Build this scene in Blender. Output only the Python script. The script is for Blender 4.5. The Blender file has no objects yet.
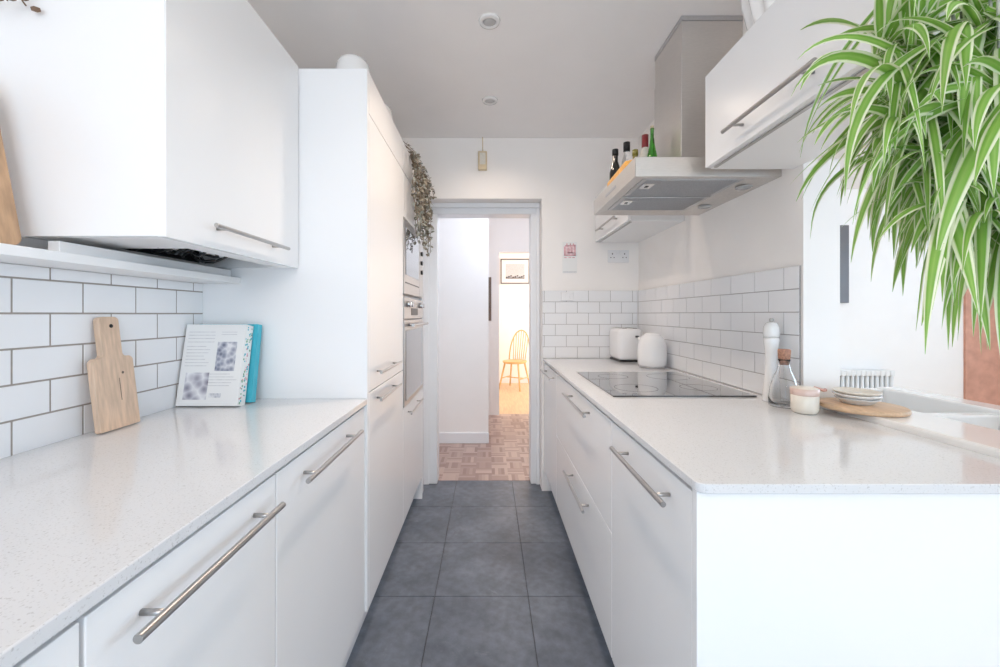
import bpy, bmesh, math, random
from mathutils import Vector, Matrix
random.seed(7)
PI = math.pi
scene = bpy.context.scene
COL = scene.collection
F, CX, CY, H = 400.0, 488.5, 314.0, 1.232     # lens in pixels, vanishing point, eye height

# ------------------------------------------------------------------ materials
def mat(name, col, rough=0.5, metal=0.0, noise=0.0, scale=20.0, bump=0.0, coat=0.0, spec=0.5, stretch=None):
    m = bpy.data.materials.new(name); m.use_nodes = True
    nt = m.node_tree; b = nt.nodes['Principled BSDF']
    b.inputs['Base Color'].default_value = (*col, 1)
    b.inputs['Roughness'].default_value = rough
    b.inputs['Metallic'].default_value = metal
    b.inputs['Coat Weight'].default_value = coat
    b.inputs['Coat Roughness'].default_value = 0.04
    b.inputs['Specular IOR Level'].default_value = spec
    if noise or bump:
        tc = nt.nodes.new('ShaderNodeTexCoord'); n = nt.nodes.new('ShaderNodeTexNoise')
        n.inputs['Scale'].default_value = scale; n.inputs['Detail'].default_value = 4
        src = tc.outputs['Object']
        if stretch:
            mp = nt.nodes.new('ShaderNodeMapping'); mp.inputs['Scale'].default_value = stretch
            nt.links.new(src, mp.inputs['Vector']); src = mp.outputs['Vector']
        nt.links.new(src, n.inputs['Vector'])
        if noise:
            r = nt.nodes.new('ShaderNodeValToRGB')
            r.color_ramp.elements[0].position = 0.3; r.color_ramp.elements[1].position = 0.7
            r.color_ramp.elements[0].color = (*[c*(1-noise) for c in col], 1)
            r.color_ramp.elements[1].color = (*[min(1, c*(1+noise)) for c in col], 1)
            nt.links.new(n.outputs['Fac'], r.inputs['Fac']); nt.links.new(r.outputs['Color'], b.inputs['Base Color'])
        if bump:
            bp = nt.nodes.new('ShaderNodeBump'); bp.inputs['Strength'].default_value = bump; bp.inputs['Distance'].default_value = 0.002
            nt.links.new(n.outputs['Fac'], bp.inputs['Height']); nt.links.new(bp.outputs['Normal'], b.inputs['Normal'])
    return m

def glass(name, col=(1, 1, 1), rough=0.0, ior=1.45):
    m = mat(name, col, rough); b = m.node_tree.nodes['Principled BSDF']
    b.inputs['Transmission Weight'].default_value = 1.0; b.inputs['IOR'].default_value = ior
    return m

M = {}
M['paint'] = mat('wall paint', (.91, .878, .852), .6, noise=.012, scale=6)
M['ceiling'] = mat('ceiling paint', (.92, .90, .89), .7, noise=.012, scale=5)
M['trim'] = mat('gloss trim paint', (.83, .84, .86), .3, noise=.01, scale=5)
M['cab'] = mat('white gloss laminate', (.885, .885, .89), .25, noise=.006, scale=3)
M['carcass'] = mat('white melamine', (.85, .85, .85), .35, noise=.006, scale=3)
M['steel'] = mat('brushed stainless steel', (.48, .465, .455), .33, 1.0, noise=.06, scale=8, stretch=(1, 1, 60))
M['steelh'] = mat('brushed steel hood', (.69, .665, .64), .36, 1.0, noise=.05, scale=8, stretch=(6, 6, 120))
M['steelh'].node_tree.nodes['Principled BSDF'].inputs['Roughness'].default_value = .45
M['steeld'] = mat('steel mesh filter', (.58, .58, .59), .42, 1.0, noise=.1, scale=300)
M['chrome'] = mat('polished chrome', (.75, .75, .75), .12, 1.0, noise=.02, scale=5)
M['tile'] = mat('white glazed tile', (.82, .825, .84), .12, noise=.012, scale=4, bump=.04)
M['groutd'] = mat('taupe grout', (.33, .295, .265), .85, noise=.08, scale=80)
M['groutr'] = mat('grey grout', (.36, .34, .34), .85, noise=.08, scale=80)
M['black'] = mat('black plastic', (.015, .015, .016), .35, noise=.1, scale=30)
M['dark'] = mat('painted hollow shade', (.012, .011, .011), .7, noise=.1, scale=30)  # near-black put in for the shade inside the cabinet recess and board hole
M['hob'] = mat('black ceramic glass', (.018, .018, .022), .03, noise=.1, scale=10, coat=1.0, spec=.9)
M['hobmark'] = mat('printed hob ring', (.22, .22, .23), .2, noise=.05, scale=10)
M['ovenglass'] = mat('dark oven glass', (.10, .105, .115), .04, noise=.05, scale=4, coat=1.0, spec=1.0)
M['white_plastic'] = mat('white plastic', (.83, .83, .84), .25, noise=.01, scale=6)
M['ceramic'] = mat('white ceramic', (.84, .83, .82), .12, noise=.01, scale=6, coat=.4)
M['cream'] = mat('cream glazed ceramic', (.80, .74, .65), .22, noise=.04, scale=30)
M['cream_plate'] = mat('speckled cream stoneware', (.78, .71, .62), .35, noise=.05, scale=120)
M['grey_plate'] = mat('grey stoneware', (.60, .59, .57), .35, noise=.05, scale=120)
M['wood'] = mat('pale beech wood', (.66, .48, .35), .5, noise=.16, scale=7, stretch=(14, 14, 1.2))
M['wood2'] = mat('tan chopping board wood', (.50, .31, .18), .5, noise=.2, scale=6, stretch=(14, 14, 1.2))
M['wood3'] = mat('round board wood', (.62, .42, .27), .5, noise=.15, scale=8, stretch=(14, 1.2, 14))
M['chairwood'] = mat('honey pine wood', (.72, .47, .20), .4, noise=.12, scale=8, stretch=(10, 10, 1))
M['brownwood'] = mat('dark brown frame wood', (.16, .11, .085), .5, noise=.15, scale=10)
M['cork'] = mat('cork', (.42, .22, .15), .85, noise=.35, scale=160, bump=.4)
M['copper'] = mat('copper band', (.62, .33, .26), .35, .5, noise=.06, scale=20)
M['glass'] = glass('clear glass')
M['band'] = mat('pale copper band', (.74, .55, .48), .3, .2, noise=.06, scale=20)
M['greenglass'] = glass('green glass', (.10, .50, .06), .02)
M['teal'] = mat('teal book cloth', (.06, .46, .58), .5, noise=.06, scale=12)
M['paper'] = mat('printed white card', (.84, .84, .83), .35, noise=.01, scale=5)
M['pages'] = mat('page block', (.78, .75, .70), .8, noise=.12, scale=200, stretch=(1, 1, .02))
M['ink'] = mat('grey print', (.58, .58, .60), .6, noise=.15, scale=80)
M['pink'] = mat('pink print', (.74, .42, .46), .6, noise=.25, scale=60)
M['palepink'] = mat('pale pink print', (.80, .62, .64), .6, noise=.2, scale=60)
M['orange'] = mat('orange packet', (.72, .38, .08), .4, noise=.2, scale=40)
M['red'] = mat('dark red foil', (.25, .02, .025), .3, noise=.1, scale=40)
M['label'] = mat('bottle label paper', (.72, .68, .60), .6, noise=.06, scale=60)
M['amber'] = mat('olive glass', (.25, .22, .05), .08, noise=.1, scale=20)
M['darkglass'] = mat('near black bottle glass', (.012, .01, .008), .06, noise=.1, scale=20, coat=.6)
M['terracotta'] = mat('terracotta plaster', (.62, .33, .245), .85, noise=.14, scale=9, bump=.3)
M['radiator'] = mat('white radiator enamel', (.80, .80, .79), .3, noise=.01, scale=6)
M['tvgrey'] = mat('charcoal frame', (.13, .12, .125), .4, noise=.05, scale=10)
M['cordbeige'] = mat('aged cream plastic', (.68, .55, .36), .45, noise=.05, scale=20)
M['stem'] = mat('trailing plant stems', (.20, .13, .08), .7, noise=.2, scale=30)
M['tleaf'] = mat('dusty olive leaves', (.19, .165, .125), .6, noise=.45, scale=25)
M['tleaf2'] = mat('pale sage leaves', (.30, .31, .27), .6, noise=.35, scale=25)
M['twig'] = mat('dry twig', (.20, .13, .085), .8, noise=.3, scale=40)
M['rope'] = mat('cotton cord', (.70, .66, .58), .9, noise=.15, scale=120)
M['soil'] = mat('potting soil', (.06, .04, .03), .95, noise=.4, scale=90, bump=.6)
M['oak'] = mat('honey oak floor', (.66, .45, .26), .35, noise=.14, scale=5, stretch=(12, 1, 1))
M['lamp'] = mat('downlight lens', (.55, .55, .55), .2, noise=.05, scale=30)

def quartz():
    m = mat('speckled white quartz', (.76, .76, .765), .1, coat=.2); nt = m.node_tree; b = nt.nodes['Principled BSDF']
    tc = nt.nodes.new('ShaderNodeTexCoord')
    v = nt.nodes.new('ShaderNodeTexVoronoi'); v.inputs['Scale'].default_value = 190
    n = nt.nodes.new('ShaderNodeTexNoise'); n.inputs['Scale'].default_value = 240; n.inputs['Detail'].default_value = 2
    nt.links.new(tc.outputs['Object'], v.inputs['Vector']); nt.links.new(tc.outputs['Object'], n.inputs['Vector'])
    r = nt.nodes.new('ShaderNodeValToRGB'); e = r.color_ramp.elements
    e[0].position = .0; e[0].color = (.55, .55, .56, 1); e[1].position = .28; e[1].color = (.70, .705, .72, 1)
    nt.links.new(v.outputs['Distance'], r.inputs['Fac'])
    r2 = nt.nodes.new('ShaderNodeValToRGB'); e = r2.color_ramp.elements
    e[0].position = .30; e[0].color = (.62, .60, .58, 1); e[1].position = .38; e[1].color = (1, 1, 1, 1)
    nt.links.new(n.outputs['Fac'], r2.inputs['Fac'])
    mx = nt.nodes.new('ShaderNodeMix'); mx.data_type = 'RGBA'; mx.blend_type = 'MULTIPLY'; mx.inputs[0].default_value = .55
    nt.links.new(r.outputs['Color'], mx.inputs[6]); nt.links.new(r2.outputs['Color'], mx.inputs[7])
    nt.links.new(mx.outputs[2], b.inputs['Base Color'])
    return m
M['quartz'] = quartz()

def slate():
    m = mat('blue grey slate tile', (.1, .1, .11), .42); nt = m.node_tree; b = nt.nodes['Principled BSDF']
    tc = nt.nodes.new('ShaderNodeTexCoord')
    n = nt.nodes.new('ShaderNodeTexNoise'); n.inputs['Scale'].default_value = 3.2; n.inputs['Detail'].default_value = 9; n.inputs['Roughness'].default_value = .65
    n2 = nt.nodes.new('ShaderNodeTexNoise'); n2.inputs['Scale'].default_value = 26; n2.inputs['Detail'].default_value = 6
    for k in (n, n2): nt.links.new(tc.outputs['Object'], k.inputs['Vector'])
    r = nt.nodes.new('ShaderNodeValToRGB'); e = r.color_ramp.elements
    e[0].position = .3; e[0].color = (.085, .100, .128, 1); e[1].position = .72; e[1].color = (.195, .220, .265, 1)
    nt.links.new(n.outputs['Fac'], r.inputs['Fac'])
    r2 = nt.nodes.new('ShaderNodeValToRGB'); e = r2.color_ramp.elements
    e[0].position = .35; e[0].color = (.8, .8, .8, 1); e[1].position = .75; e[1].color = (1.2, 1.2, 1.2, 1)
    nt.links.new(n2.outputs['Fac'], r2.inputs['Fac'])
    mx = nt.nodes.new('ShaderNodeMix'); mx.data_type = 'RGBA'; mx.blend_type = 'MULTIPLY'; mx.inputs[0].default_value = 1
    nt.links.new(r.outputs['Color'], mx.inputs[6]); nt.links.new(r2.outputs['Color'], mx.inputs[7])
    nt.links.new(mx.outputs[2], b.inputs['Base Color'])
    n3 = nt.nodes.new('ShaderNodeTexNoise'); n3.inputs['Scale'].default_value = 7; n3.inputs['Detail'].default_value = 12; n3.inputs['Roughness'].default_value = .75; n3.inputs['Distortion'].default_value = 1.2
    nt.links.new(tc.outputs['Object'], n3.inputs['Vector'])
    r3 = nt.nodes.new('ShaderNodeValToRGB'); e = r3.color_ramp.elements
    e[0].position = .60; e[0].color = (0, 0, 0, 1); e[1].position = .80; e[1].color = (.55, .55, .55, 1)
    nt.links.new(n3.outputs['Fac'], r3.inputs['Fac'])
    m3 = nt.nodes.new('ShaderNodeMix'); m3.data_type = 'RGBA'; m3.inputs[7].default_value = (.38, .40, .43, 1)
    nt.links.new(r3.outputs['Color'], m3.inputs[0]); nt.links.new(mx.outputs[2], m3.inputs[6]); nt.links.new(m3.outputs[2], b.inputs['Base Color'])
    rr = nt.nodes.new('ShaderNodeMapRange'); rr.inputs['To Min'].default_value = .28; rr.inputs['To Max'].default_value = .5
    nt.links.new(n2.outputs['Fac'], rr.inputs['Value']); nt.links.new(rr.outputs['Result'], b.inputs['Roughness'])
    bp = nt.nodes.new('ShaderNodeBump'); bp.inputs['Strength'].default_value = .25; bp.inputs['Distance'].default_value = .002
    nt.links.new(n2.outputs['Fac'], bp.inputs['Height']); nt.links.new(bp.outputs['Normal'], b.inputs['Normal'])
    return m
M['slate'] = slate()
M['slategrout'] = mat('dark floor grout', (.085, .088, .095), .8, noise=.1, scale=60)

def parquet():
    m = mat('basketweave parquet', (.3, .15, .09), .35); nt = m.node_tree; b = nt.nodes['Principled BSDF']
    tc = nt.nodes.new('ShaderNodeTexCoord')
    mp = nt.nodes.new('ShaderNodeMapping'); mp.inputs['Scale'].default_value = (8, 8, 8)
    nt.links.new(tc.outputs['Object'], mp.inputs['Vector'])
    ch = nt.nodes.new('ShaderNodeTexChecker'); ch.inputs['Scale'].default_value = 1
    nt.links.new(mp.outputs['Vector'], ch.inputs['Vector'])
    outs = []
    for sc in ((5, 1, 1), (1, 5, 1)):
        q = nt.nodes.new('ShaderNodeVectorMath'); q.operation = 'MULTIPLY'; q.inputs[1].default_value = sc
        fl = nt.nodes.new('ShaderNodeVectorMath'); fl.operation = 'FLOOR'
        wn = nt.nodes.new('ShaderNodeTexWhiteNoise')
        nt.links.new(mp.outputs['Vector'], q.inputs[0]); nt.links.new(q.outputs[0], fl.inputs[0]); nt.links.new(fl.outputs[0], wn.inputs['Vector'])
        outs.append(wn.outputs['Value'])
    mx = nt.nodes.new('ShaderNodeMix'); mx.data_type = 'FLOAT'
    nt.links.new(ch.outputs['Fac'], mx.inputs[0]); nt.links.new(outs[0], mx.inputs[2]); nt.links.new(outs[1], mx.inputs[3])
    r = nt.nodes.new('ShaderNodeValToRGB'); e = r.color_ramp.elements
    e[0].color = (.29, .185, .155, 1); e[1].color = (.52, .385, .335, 1)
    nt.links.new(mx.outputs[0], r.inputs['Fac']); nt.links.new(r.outputs['Color'], b.inputs['Base Color'])
    return m
M['parquet'] = parquet()

def leaf_material():
    m = bpy.data.materials.new('variegated leaf'); m.use_nodes = True
    nt = m.node_tree; b = nt.nodes['Principled BSDF']; out = nt.nodes['Material Output']
    uv = nt.nodes.new('ShaderNodeUVMap'); uv.uv_map = 'UVMap'
    sp = nt.nodes.new('ShaderNodeSeparateXYZ'); nt.links.new(uv.outputs['UV'], sp.inputs[0])
    s = nt.nodes.new('ShaderNodeMath'); s.operation = 'SUBTRACT'; s.inputs[1].default_value = .5
    a = nt.nodes.new('ShaderNodeMath'); a.operation = 'ABSOLUTE'
    nt.links.new(sp.outputs[0], s.inputs[0]); nt.links.new(s.outputs[0], a.inputs[0])
    n = nt.nodes.new('ShaderNodeTexNoise'); n.inputs['Scale'].default_value = 6
    mp = nt.nodes.new('ShaderNodeMapping'); mp.inputs['Scale'].default_value = (5, .25, 1)
    nt.links.new(uv.outputs['UV'], mp.inputs['Vector']); nt.links.new(mp.outputs['Vector'], n.inputs['Vector'])
    ad = nt.nodes.new('ShaderNodeMath'); ad.operation = 'MULTIPLY_ADD'; ad.inputs[1].default_value = .14; ad.inputs[2].default_value = -.07
    nt.links.new(n.outputs['Fac'], ad.inputs[0])
    t = nt.nodes.new('ShaderNodeMath'); t.operation = 'ADD'
    nt.links.new(a.outputs[0], t.inputs[0]); nt.links.new(ad.outputs[0], t.inputs[1])
    r = nt.nodes.new('ShaderNodeValToRGB'); e = r.color_ramp.elements
    e[0].position = .0; e[0].color = (.30, .50, .11, 1)
    e[1].position = .27; e[1].color = (.19, .41, .055, 1)
    x = e.new(.30); x.color = (.46, .60, .24, 1)
    x = e.new(.36); x.color = (.80, .83, .62, 1)
    nt.links.new(t.outputs[0], r.inputs['Fac'])
    nt.links.new(r.outputs['Color'], b.inputs['Base Color'])
    b.inputs['Roughness'].default_value = .38
    tr = nt.nodes.new('ShaderNodeBsdfTranslucent'); nt.links.new(r.outputs['Color'], tr.inputs['Color'])
    ms = nt.nodes.new('ShaderNodeMixShader'); ms.inputs[0].default_value = .35
    nt.links.new(b.outputs[0], ms.inputs[1]); nt.links.new(tr.outputs[0], ms.inputs[2]); nt.links.new(ms.outputs[0], out.inputs['Surface'])
    return m
M['leaf'] = leaf_material()

# ------------------------------------------------------------------ mesh helpers
class MB:
    """Collects shapes (world coordinates) and links them as ONE mesh object."""
    def __init__(self):
        self.bm = bmesh.new(); self.mi = 0
    def _merge(self, t):
        me = bpy.data.meshes.new('tmp'); t.to_mesh(me); t.free()
        n = len(self.bm.faces); self.bm.from_mesh(me); bpy.data.meshes.remove(me)
        self.bm.faces.ensure_lookup_table()
        for f in self.bm.faces[n:]: f.material_index = self.mi
        return self
    def box(self, a, b, bevel=0.0, seg=2, rot=None, pivot=None):
        t = bmesh.new(); bmesh.ops.create_cube(t, size=1)
        a = Vector(a); b = Vector(b); c = (a+b)/2; d = b-a
        for v in t.verts: v.co = Vector((v.co.x*d.x, v.co.y*d.y, v.co.z*d.z)) + c
        if bevel: bmesh.ops.bevel(t, geom=list(t.edges), offset=min(bevel, .45*min(abs(d.x), abs(d.y), abs(d.z))), segments=seg, profile=.5, affect='EDGES')
        if rot: bmesh.ops.rotate(t, verts=t.verts, cent=Vector(pivot) if pivot else c, matrix=rot)
        return self._merge(t)
    def prism(self, poly, axis, lo, hi, bevel=0.0, seg=2, rot=None, pivot=None, smooth=False):
        """poly of (u,v); axis 'X' -> (y,z), 'Y' -> (x,z), 'Z' -> (x,y)"""
        def P(u, v, w): return {'X': (w, u, v), 'Y': (u, w, v), 'Z': (u, v, w)}[axis]
        t = bmesh.new()
        va = [t.verts.new(P(u, v, lo)) for u, v in poly]; vb = [t.verts.new(P(u, v, hi)) for u, v in poly]
        t.faces.new(va); t.faces.new(vb[::-1]); n = len(poly)
        for i in range(n): t.faces.new((va[i], vb[i], vb[(i+1) % n], va[(i+1) % n]))
        bmesh.ops.recalc_face_normals(t, faces=t.faces)
        if bevel:
            caps = [e for e in t.edges if len(e.link_faces) == 2 and any(len(f.verts) == n for f in e.link_faces)] if n > 4 else list(t.edges)
            bmesh.ops.bevel(t, geom=caps, offset=bevel, segments=seg, profile=.5, affect='EDGES')
        if rot: bmesh.ops.rotate(t, verts=t.verts, cent=Vector(pivot), matrix=rot)
        return self._merge(t)
    def tube(self, pts, r, n=10, r2=None):
        pts = [Vector(p) for p in pts]; t = bmesh.new(); rings = []
        up = Vector((0, 0, 1)); prev = None
        for i, p in enumerate(pts):
            d = (pts[min(i+1, len(pts)-1)] - pts[max(i-1, 0)]).normalized()
            if prev is None:
                s = d.cross(up); s = d.cross(Vector((1, 0, 0))) if s.length < 1e-3 else s
            else: s = prev - d*prev.dot(d)
            s.normalize(); prev = s; q = d.cross(s)
            rr = r if r2 is None else r + (r2-r)*i/(len(pts)-1)
            rings.append([t.verts.new(p + s*math.cos(2*PI*k/n)*rr + q*math.sin(2*PI*k/n)*rr) for k in range(n)])
        for i in range(len(rings)-1):
            for k in range(n): f = t.faces.new((rings[i][k], rings[i][(k+1) % n], rings[i+1][(k+1) % n], rings[i+1][k])); f.smooth = True
        t.faces.new(rings[0][::-1]); t.faces.new(rings[-1])
        bmesh.ops.recalc_face_normals(t, faces=t.faces)
        return self._merge(t)
    def lathe(self, prof, c, n=40, warp=None, rot=None):
        """prof: (r,z) list from bottom to top, closed at axis where r == 0"""
        t = bmesh.new(); rings = []; c = Vector(c)
        for r, z in prof:
            if r < 1e-6: rings.append([t.verts.new((0, 0, z))])
            else:
                rings.append([t.verts.new((r*(warp(k/n, z) if warp else 1)*math.cos(2*PI*k/n), r*(warp(k/n, z) if warp else 1)*math.sin(2*PI*k/n), z)) for k in range(n)])
        for A, B in zip(rings, rings[1:]):
            if len(A) == 1 and len(B) == 1: continue
            for k in range(n):
                if len(A) == 1: vs = (A[0], B[(k+1) % n], B[k])
                elif len(B) == 1: vs = (A[k], A[(k+1) % n], B[0])
                else: vs = (A[k], A[(k+1) % n], B[(k+1) % n], B[k])
                f = t.faces.new(vs); f.smooth = True
        bmesh.ops.recalc_face_normals(t, faces=t.faces)
        if rot: bmesh.ops.rotate(t, verts=t.verts, cent=(0, 0, 0), matrix=rot)
        bmesh.ops.translate(t, verts=t.verts, vec=c)
        return self._merge(t)
    def sphere(self, c, r, sub=2, scale=(1, 1, 1)):
        t = bmesh.new(); bmesh.ops.create_icosphere(t, subdivisions=sub, radius=r)
        for v in t.verts: v.co = Vector((v.co.x*scale[0], v.co.y*scale[1], v.co.z*scale[2])) + Vector(c)
        for f in t.faces: f.smooth = True
        return self._merge(t)
    def build(self, name, mats, parent=None, origin=None, smooth_angle=None):
        if not isinstance(mats, (list, tuple)): mats = [mats]
        if parent is not None:
            p = parent; o0 = Vector((0, 0, 0))
            while p is not None: o0 += p.location; p = p.parent
        elif origin is not None: o0 = Vector(origin)
        else:
            xs = [v.co for v in self.bm.verts]
            lo = [min(v[i] for v in xs) for i in range(3)]; hi = [max(v[i] for v in xs) for i in range(3)]
            o0 = Vector(((lo[0]+hi[0])/2, (lo[1]+hi[1])/2, lo[2]))
        bmesh.ops.translate(self.bm, verts=self.bm.verts, vec=-o0)
        me = bpy.data.meshes.new(name); self.bm.to_mesh(me); self.bm.free()
        for m in mats: me.materials.append(m)
        o = bpy.data.objects.new(name, me); COL.objects.link(o)
        if parent is not None: o.parent = parent
        else: o.location = o0
        return o

def tag(o, label, cat, group=None, kind=None):
    o['label'] = label; o['category'] = cat
    if group: o['group'] = group
    if kind: o['kind'] = kind
    return o
def thing(name, label, cat, loc, group=None):
    o = bpy.data.objects.new(name, None); COL.objects.link(o); o.location = loc; o.empty_display_size = .05
    return tag(o, label, cat, group)
def part(name, mb, m, parent, label=None):
    o = mb.build(name, m, parent)
    if label: o['label'] = label
    return o
def struct(name, mb, m, label=None, parent=None):
    o = mb.build(name, m, parent)
    if parent is None:
        o['kind'] = 'structure'
        if label: o['label'] = label
    return o
def box(a, b, bevel=0, **k): return MB().box(a, b, bevel, **k)
def copy_tree(o, delta, parent=None):
    c = o.copy(); COL.objects.link(c)
    if parent is None: c.location = o.location + Vector(delta)
    else: c.parent = parent
    for ch in o.children: copy_tree(ch, delta, c)
    return c

# ------------------------------------------------------------------ main dimensions
XW = 1.0445            # kitchen half width (both walls)
YB = 2.784            # far wall
YN = -1.75            # wall behind the camera
ZC = 2.457            # ceiling
WT = .925             # worktop top
TALL = 2.124
XD = 5.3              # dining room right wall
YD = 3.92             # dining room far wall

# ------------------------------------------------------------------ room shell
m = MB(); m.mi = 0
p = .408
m.box((-XW-.1, YN-.1, -.05), (5.4, 2.962, -.004))
m.mi = 1
for i in range(-3, 4):
    for j in range(-12, 3):
        x0 = -.235+i*p; y0 = 2.562+j*p
        x1 = x0+p; y1 = y0+p
        if x0 < -1.0 or x1 > 1.3: continue
        y1 = min(y1, 2.962)
        if y1-y0 < .02: continue
        m.box((x0+.0013, y0+.0013, -.004), (x1-.0013, y1-.0013, 0), .0012, seg=1)
struct('floor', m, [M['slategrout'], M['slate']], 'dark blue grey square slate tiles of the kitchen aisle')
struct('floor_dining', box((1.3, YN, -.004), (XD, YD, 0.0)), M['oak'], 'pale wooden floor of the dining room')
struct('floor_hall', box((-1.3, 2.962, -.05), (1.1, 4.93, 0)), M['parquet'], 'reddish basketweave parquet of the hall')
struct('floor_far', box((-.9, 4.93, -.05), (2.4, 7.25, 0)), M['oak'], 'honey coloured wooden floor of the far room')
struct('ceiling', box((-XW-.1, YN-.1, ZC), (XD+.1, YD+.1, ZC+.1)), M['ceiling'], 'plain white ceiling of the kitchen')
struct('ceiling_hall', box((-1.4, YD+.1, ZC), (2.5, 7.35, ZC+.1)), M['ceiling'], 'plain white ceiling of the hall and far room')
struct('wall_left', box((-XW-.1, YN-.1, 0), (-XW, 2.95, ZC)), M['paint'], 'white painted kitchen wall on the left')
# far wall with the doorway
DX0, DX1, DZ = -.475, .372, 2.035
m = MB(); m.box((-XW, YB, 0), (DX0, 2.95, ZC)); m.box((DX1, YB, 0), (XW, 2.95, ZC)); m.box((DX0, YB, DZ), (DX1, 2.95, ZC))
struct('wall_back', m, M['paint'], 'white painted far kitchen wall with the doorway')
# right wall, its end, and the header over the opening
m = MB(); m.box((XW, 1.327, 0), (1.166, 2.95, ZC)); m.box((XW, YN, 1.745), (1.166, 1.327, ZC))
struct('wall_right', m, M['paint'], 'white painted right kitchen wall ending in a bright square edge')
struct('wall_dining_far', box((1.166, YD, 0), (XD+.1, YD+.1, ZC)), M['paint'], 'white dining room wall behind the radiator')
struct('wall_dining_left', box((1.06, 2.95, 0), (1.166, YD+.1, ZC)), M['paint'])
# dining room right wall with window
def wall_with_window(name, axis, at, th, lo, hi, w0, w1, z0, z1):
    m = MB()
    def b(u0, u1, za, zb):
        if axis == 'Y': m.box((u0, at-th, za), (u1, at, zb))
        else: m.box((at, u0, za), (at+th, u1, zb))
    b(lo, w0, 0, ZC); b(w1, hi, 0, ZC); b(w0, w1, 0, z0); b(w0, w1, z1, ZC)
    struct(name, m, M['paint'])
def window(name, axis, at, w0, w1, z0, z1, n):
    m = MB(); t = .05
    def b(u0, u1, za, zb):
        if axis == 'Y': m.box((u0, at-.06, za), (u1, at-.01, zb), .004)
        else: m.box((at+.01, u0, za), (at+.06, u1, zb), .004)
    b(w0, w1, z0, z0+t); b(w0, w1, z1-t, z1)
    for k in range(n+1):
        c = w0+t/2+(w1-w0-t)*k/n; b(c-t/2, c+t/2, z0, z1)
    struct(name, m, M['trim'])
wall_with_window('wall_near', 'Y', YN, .1, -XW, 1.166, -.9, .95, .10, 2.25)
window('window_1', 'Y', YN, -.9, .95, .10, 2.25, 2)
wall_with_window('wall_dining_near', 'Y', YN, .1, 1.166, XD+.1, 1.7, 4.6, .3, 2.3)
window('window_2', 'Y', YN, 1.7, 4.6, .3, 2.3, 3)
wall_with_window('wall_dining_right', 'X', XD, .1, YN, YD, .2, 2.6, .8, 2.2)
window('window_3', 'X', XD, .2, 2.6, .8, 2.2, 3)
# terracotta chimney breast in the dining room
struct('wall_chimney_breast', box((4.655, 3.90, 0), (XD, YD, ZC)), M['terracotta'], 'terracotta coloured wall section in the dining room, behind the hanging plant')
# hall
m = MB(); m.box((-1.3, 3.82, 0), (0, 4.0, ZC))
struct('wall_hall_near', m, M['paint'], 'pale hall wall projecting behind the doorway')
struct('baseboard_hall', box((-1.3, 3.806, 0), (.004, 3.82, .10), .003), M['trim'])
m = MB(); m.box((-1.3, 4.88, 0), (.13, 4.98, ZC)); m.box((.13, 4.88, 1.985), (.93, 4.98, ZC)); m.box((.93, 4.88, 0), (1.2, 4.98, ZC))
struct('wall_hall_far', m, M['paint'], 'pale hall wall with the opening to the far room')
struct('wall_hall_right', box((1.1, YD+.1, 0), (1.2, 4.88, ZC)), M['paint'])
struct('wall_hall_corner', box((1.0, 2.95, 0), (1.06, YD+.1, ZC)), M['paint'])
struct('wall_hall_left', box((-1.4, 2.95, 0), (-1.3, 4.98, ZC)), M['paint'])
struct('wall_far_room_back', box((-.9, 7.15, 0), (2.4, 7.25, ZC)), M['paint'], 'bright wall of the far room behind the chair')
struct('wall_far_room_left', box((-1.0, 4.98, 0), (-.9, 7.25, ZC)), M['paint'])
struct('wall_far_room_right', box((2.4, 4.98, 0), (2.5, 7.25, ZC)), M['paint'])
struct('baseboard_far_room', box((-.9, 7.135, 0), (2.4, 7.15, .09), .003), M['trim'])

# door lining and architrave
m = MB()
m.box((DX0+.005, 2.90, 0), (-.373, 2.925, 1.956), .004); m.box((.307, 2.90, 0), (DX1-.002, 2.925, 1.956), .004); m.box((DX0+.005, 2.90, 1.9562), (DX1-.002, 2.925, DZ-.001), .004)
m.box((DX0+.005, 2.886, 0), (-.43, 2.8995, 1.998), .004); m.box((.345, 2.886, 0), (DX1-.002, 2.8995, 1.998), .004); m.box((DX0+.005, 2.878, 1.9985), (DX1-.002, 2.8995, DZ-.001), .006)
m.box((-.40, 2.925, 0), (-.373, 3.03, 1.98), .002); m.box((.307, 2.925, 0), (.334, 3.03, 1.98), .002); m.box((-.40, 2.925, 1.956), (.334, 3.03, 1.98), .002)
struct('door_1', m, M['trim'], 'white door lining and moulded architrave of the doorway')

# metro tiles: real tiles over a grout bed
def tiles(name, axis, at, sgn, u0, u1, z0, z1, pw, ph, joint, mats, rowshift=0, g=.0016, label=None):
    """axis 'X': wall plane X=at, tiles stick out towards sgn; u is Y."""
    m = MB(); m.mi = 0
    def b(ua, ub, za, zb, d0, d1, bev):
        lo, hi = sorted((at+sgn*d0, at+sgn*d1))
        if axis == 'X': m.box((lo, ua, za), (hi, ub, zb), bev, seg=2)
        else: m.box((ua, lo, za), (ub, hi, zb), bev, seg=2)
    b(u0, u1, z0, z1, .0005, .0063, 0)
    m.mi = 1
    r = 0
    while z0+r*ph < z1-.004:
        za, zb = z0+r*ph, min(z0+(r+1)*ph, z1)
        off = joint + (pw/2 if (r+rowshift) % 2 else 0)
        k = math.floor((u0-off)/pw)
        while off+k*pw < u1:
            ua, ub = max(u0, off+k*pw), min(u1, off+(k+1)*pw)
            if ub-ua > .008: b(ua+(g if ua > u0 else 0), ub-(g if ub < u1 else 0), za+g, zb-(g if zb < z1 else 0), .001, .0075, .0009)
            k += 1
        r += 1
    o = struct(name, m, mats, label); return o
PW, PH = .1532, .0781
tiles('wall_left_tiles', 'X', -XW, 1, -.6, 1.453, WT-.004, 1.341, PW, PH, .8706, [M['groutd'], M['tile']], 0, .0021, 'white metro tiles with taupe grout above the left worktop')
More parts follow.
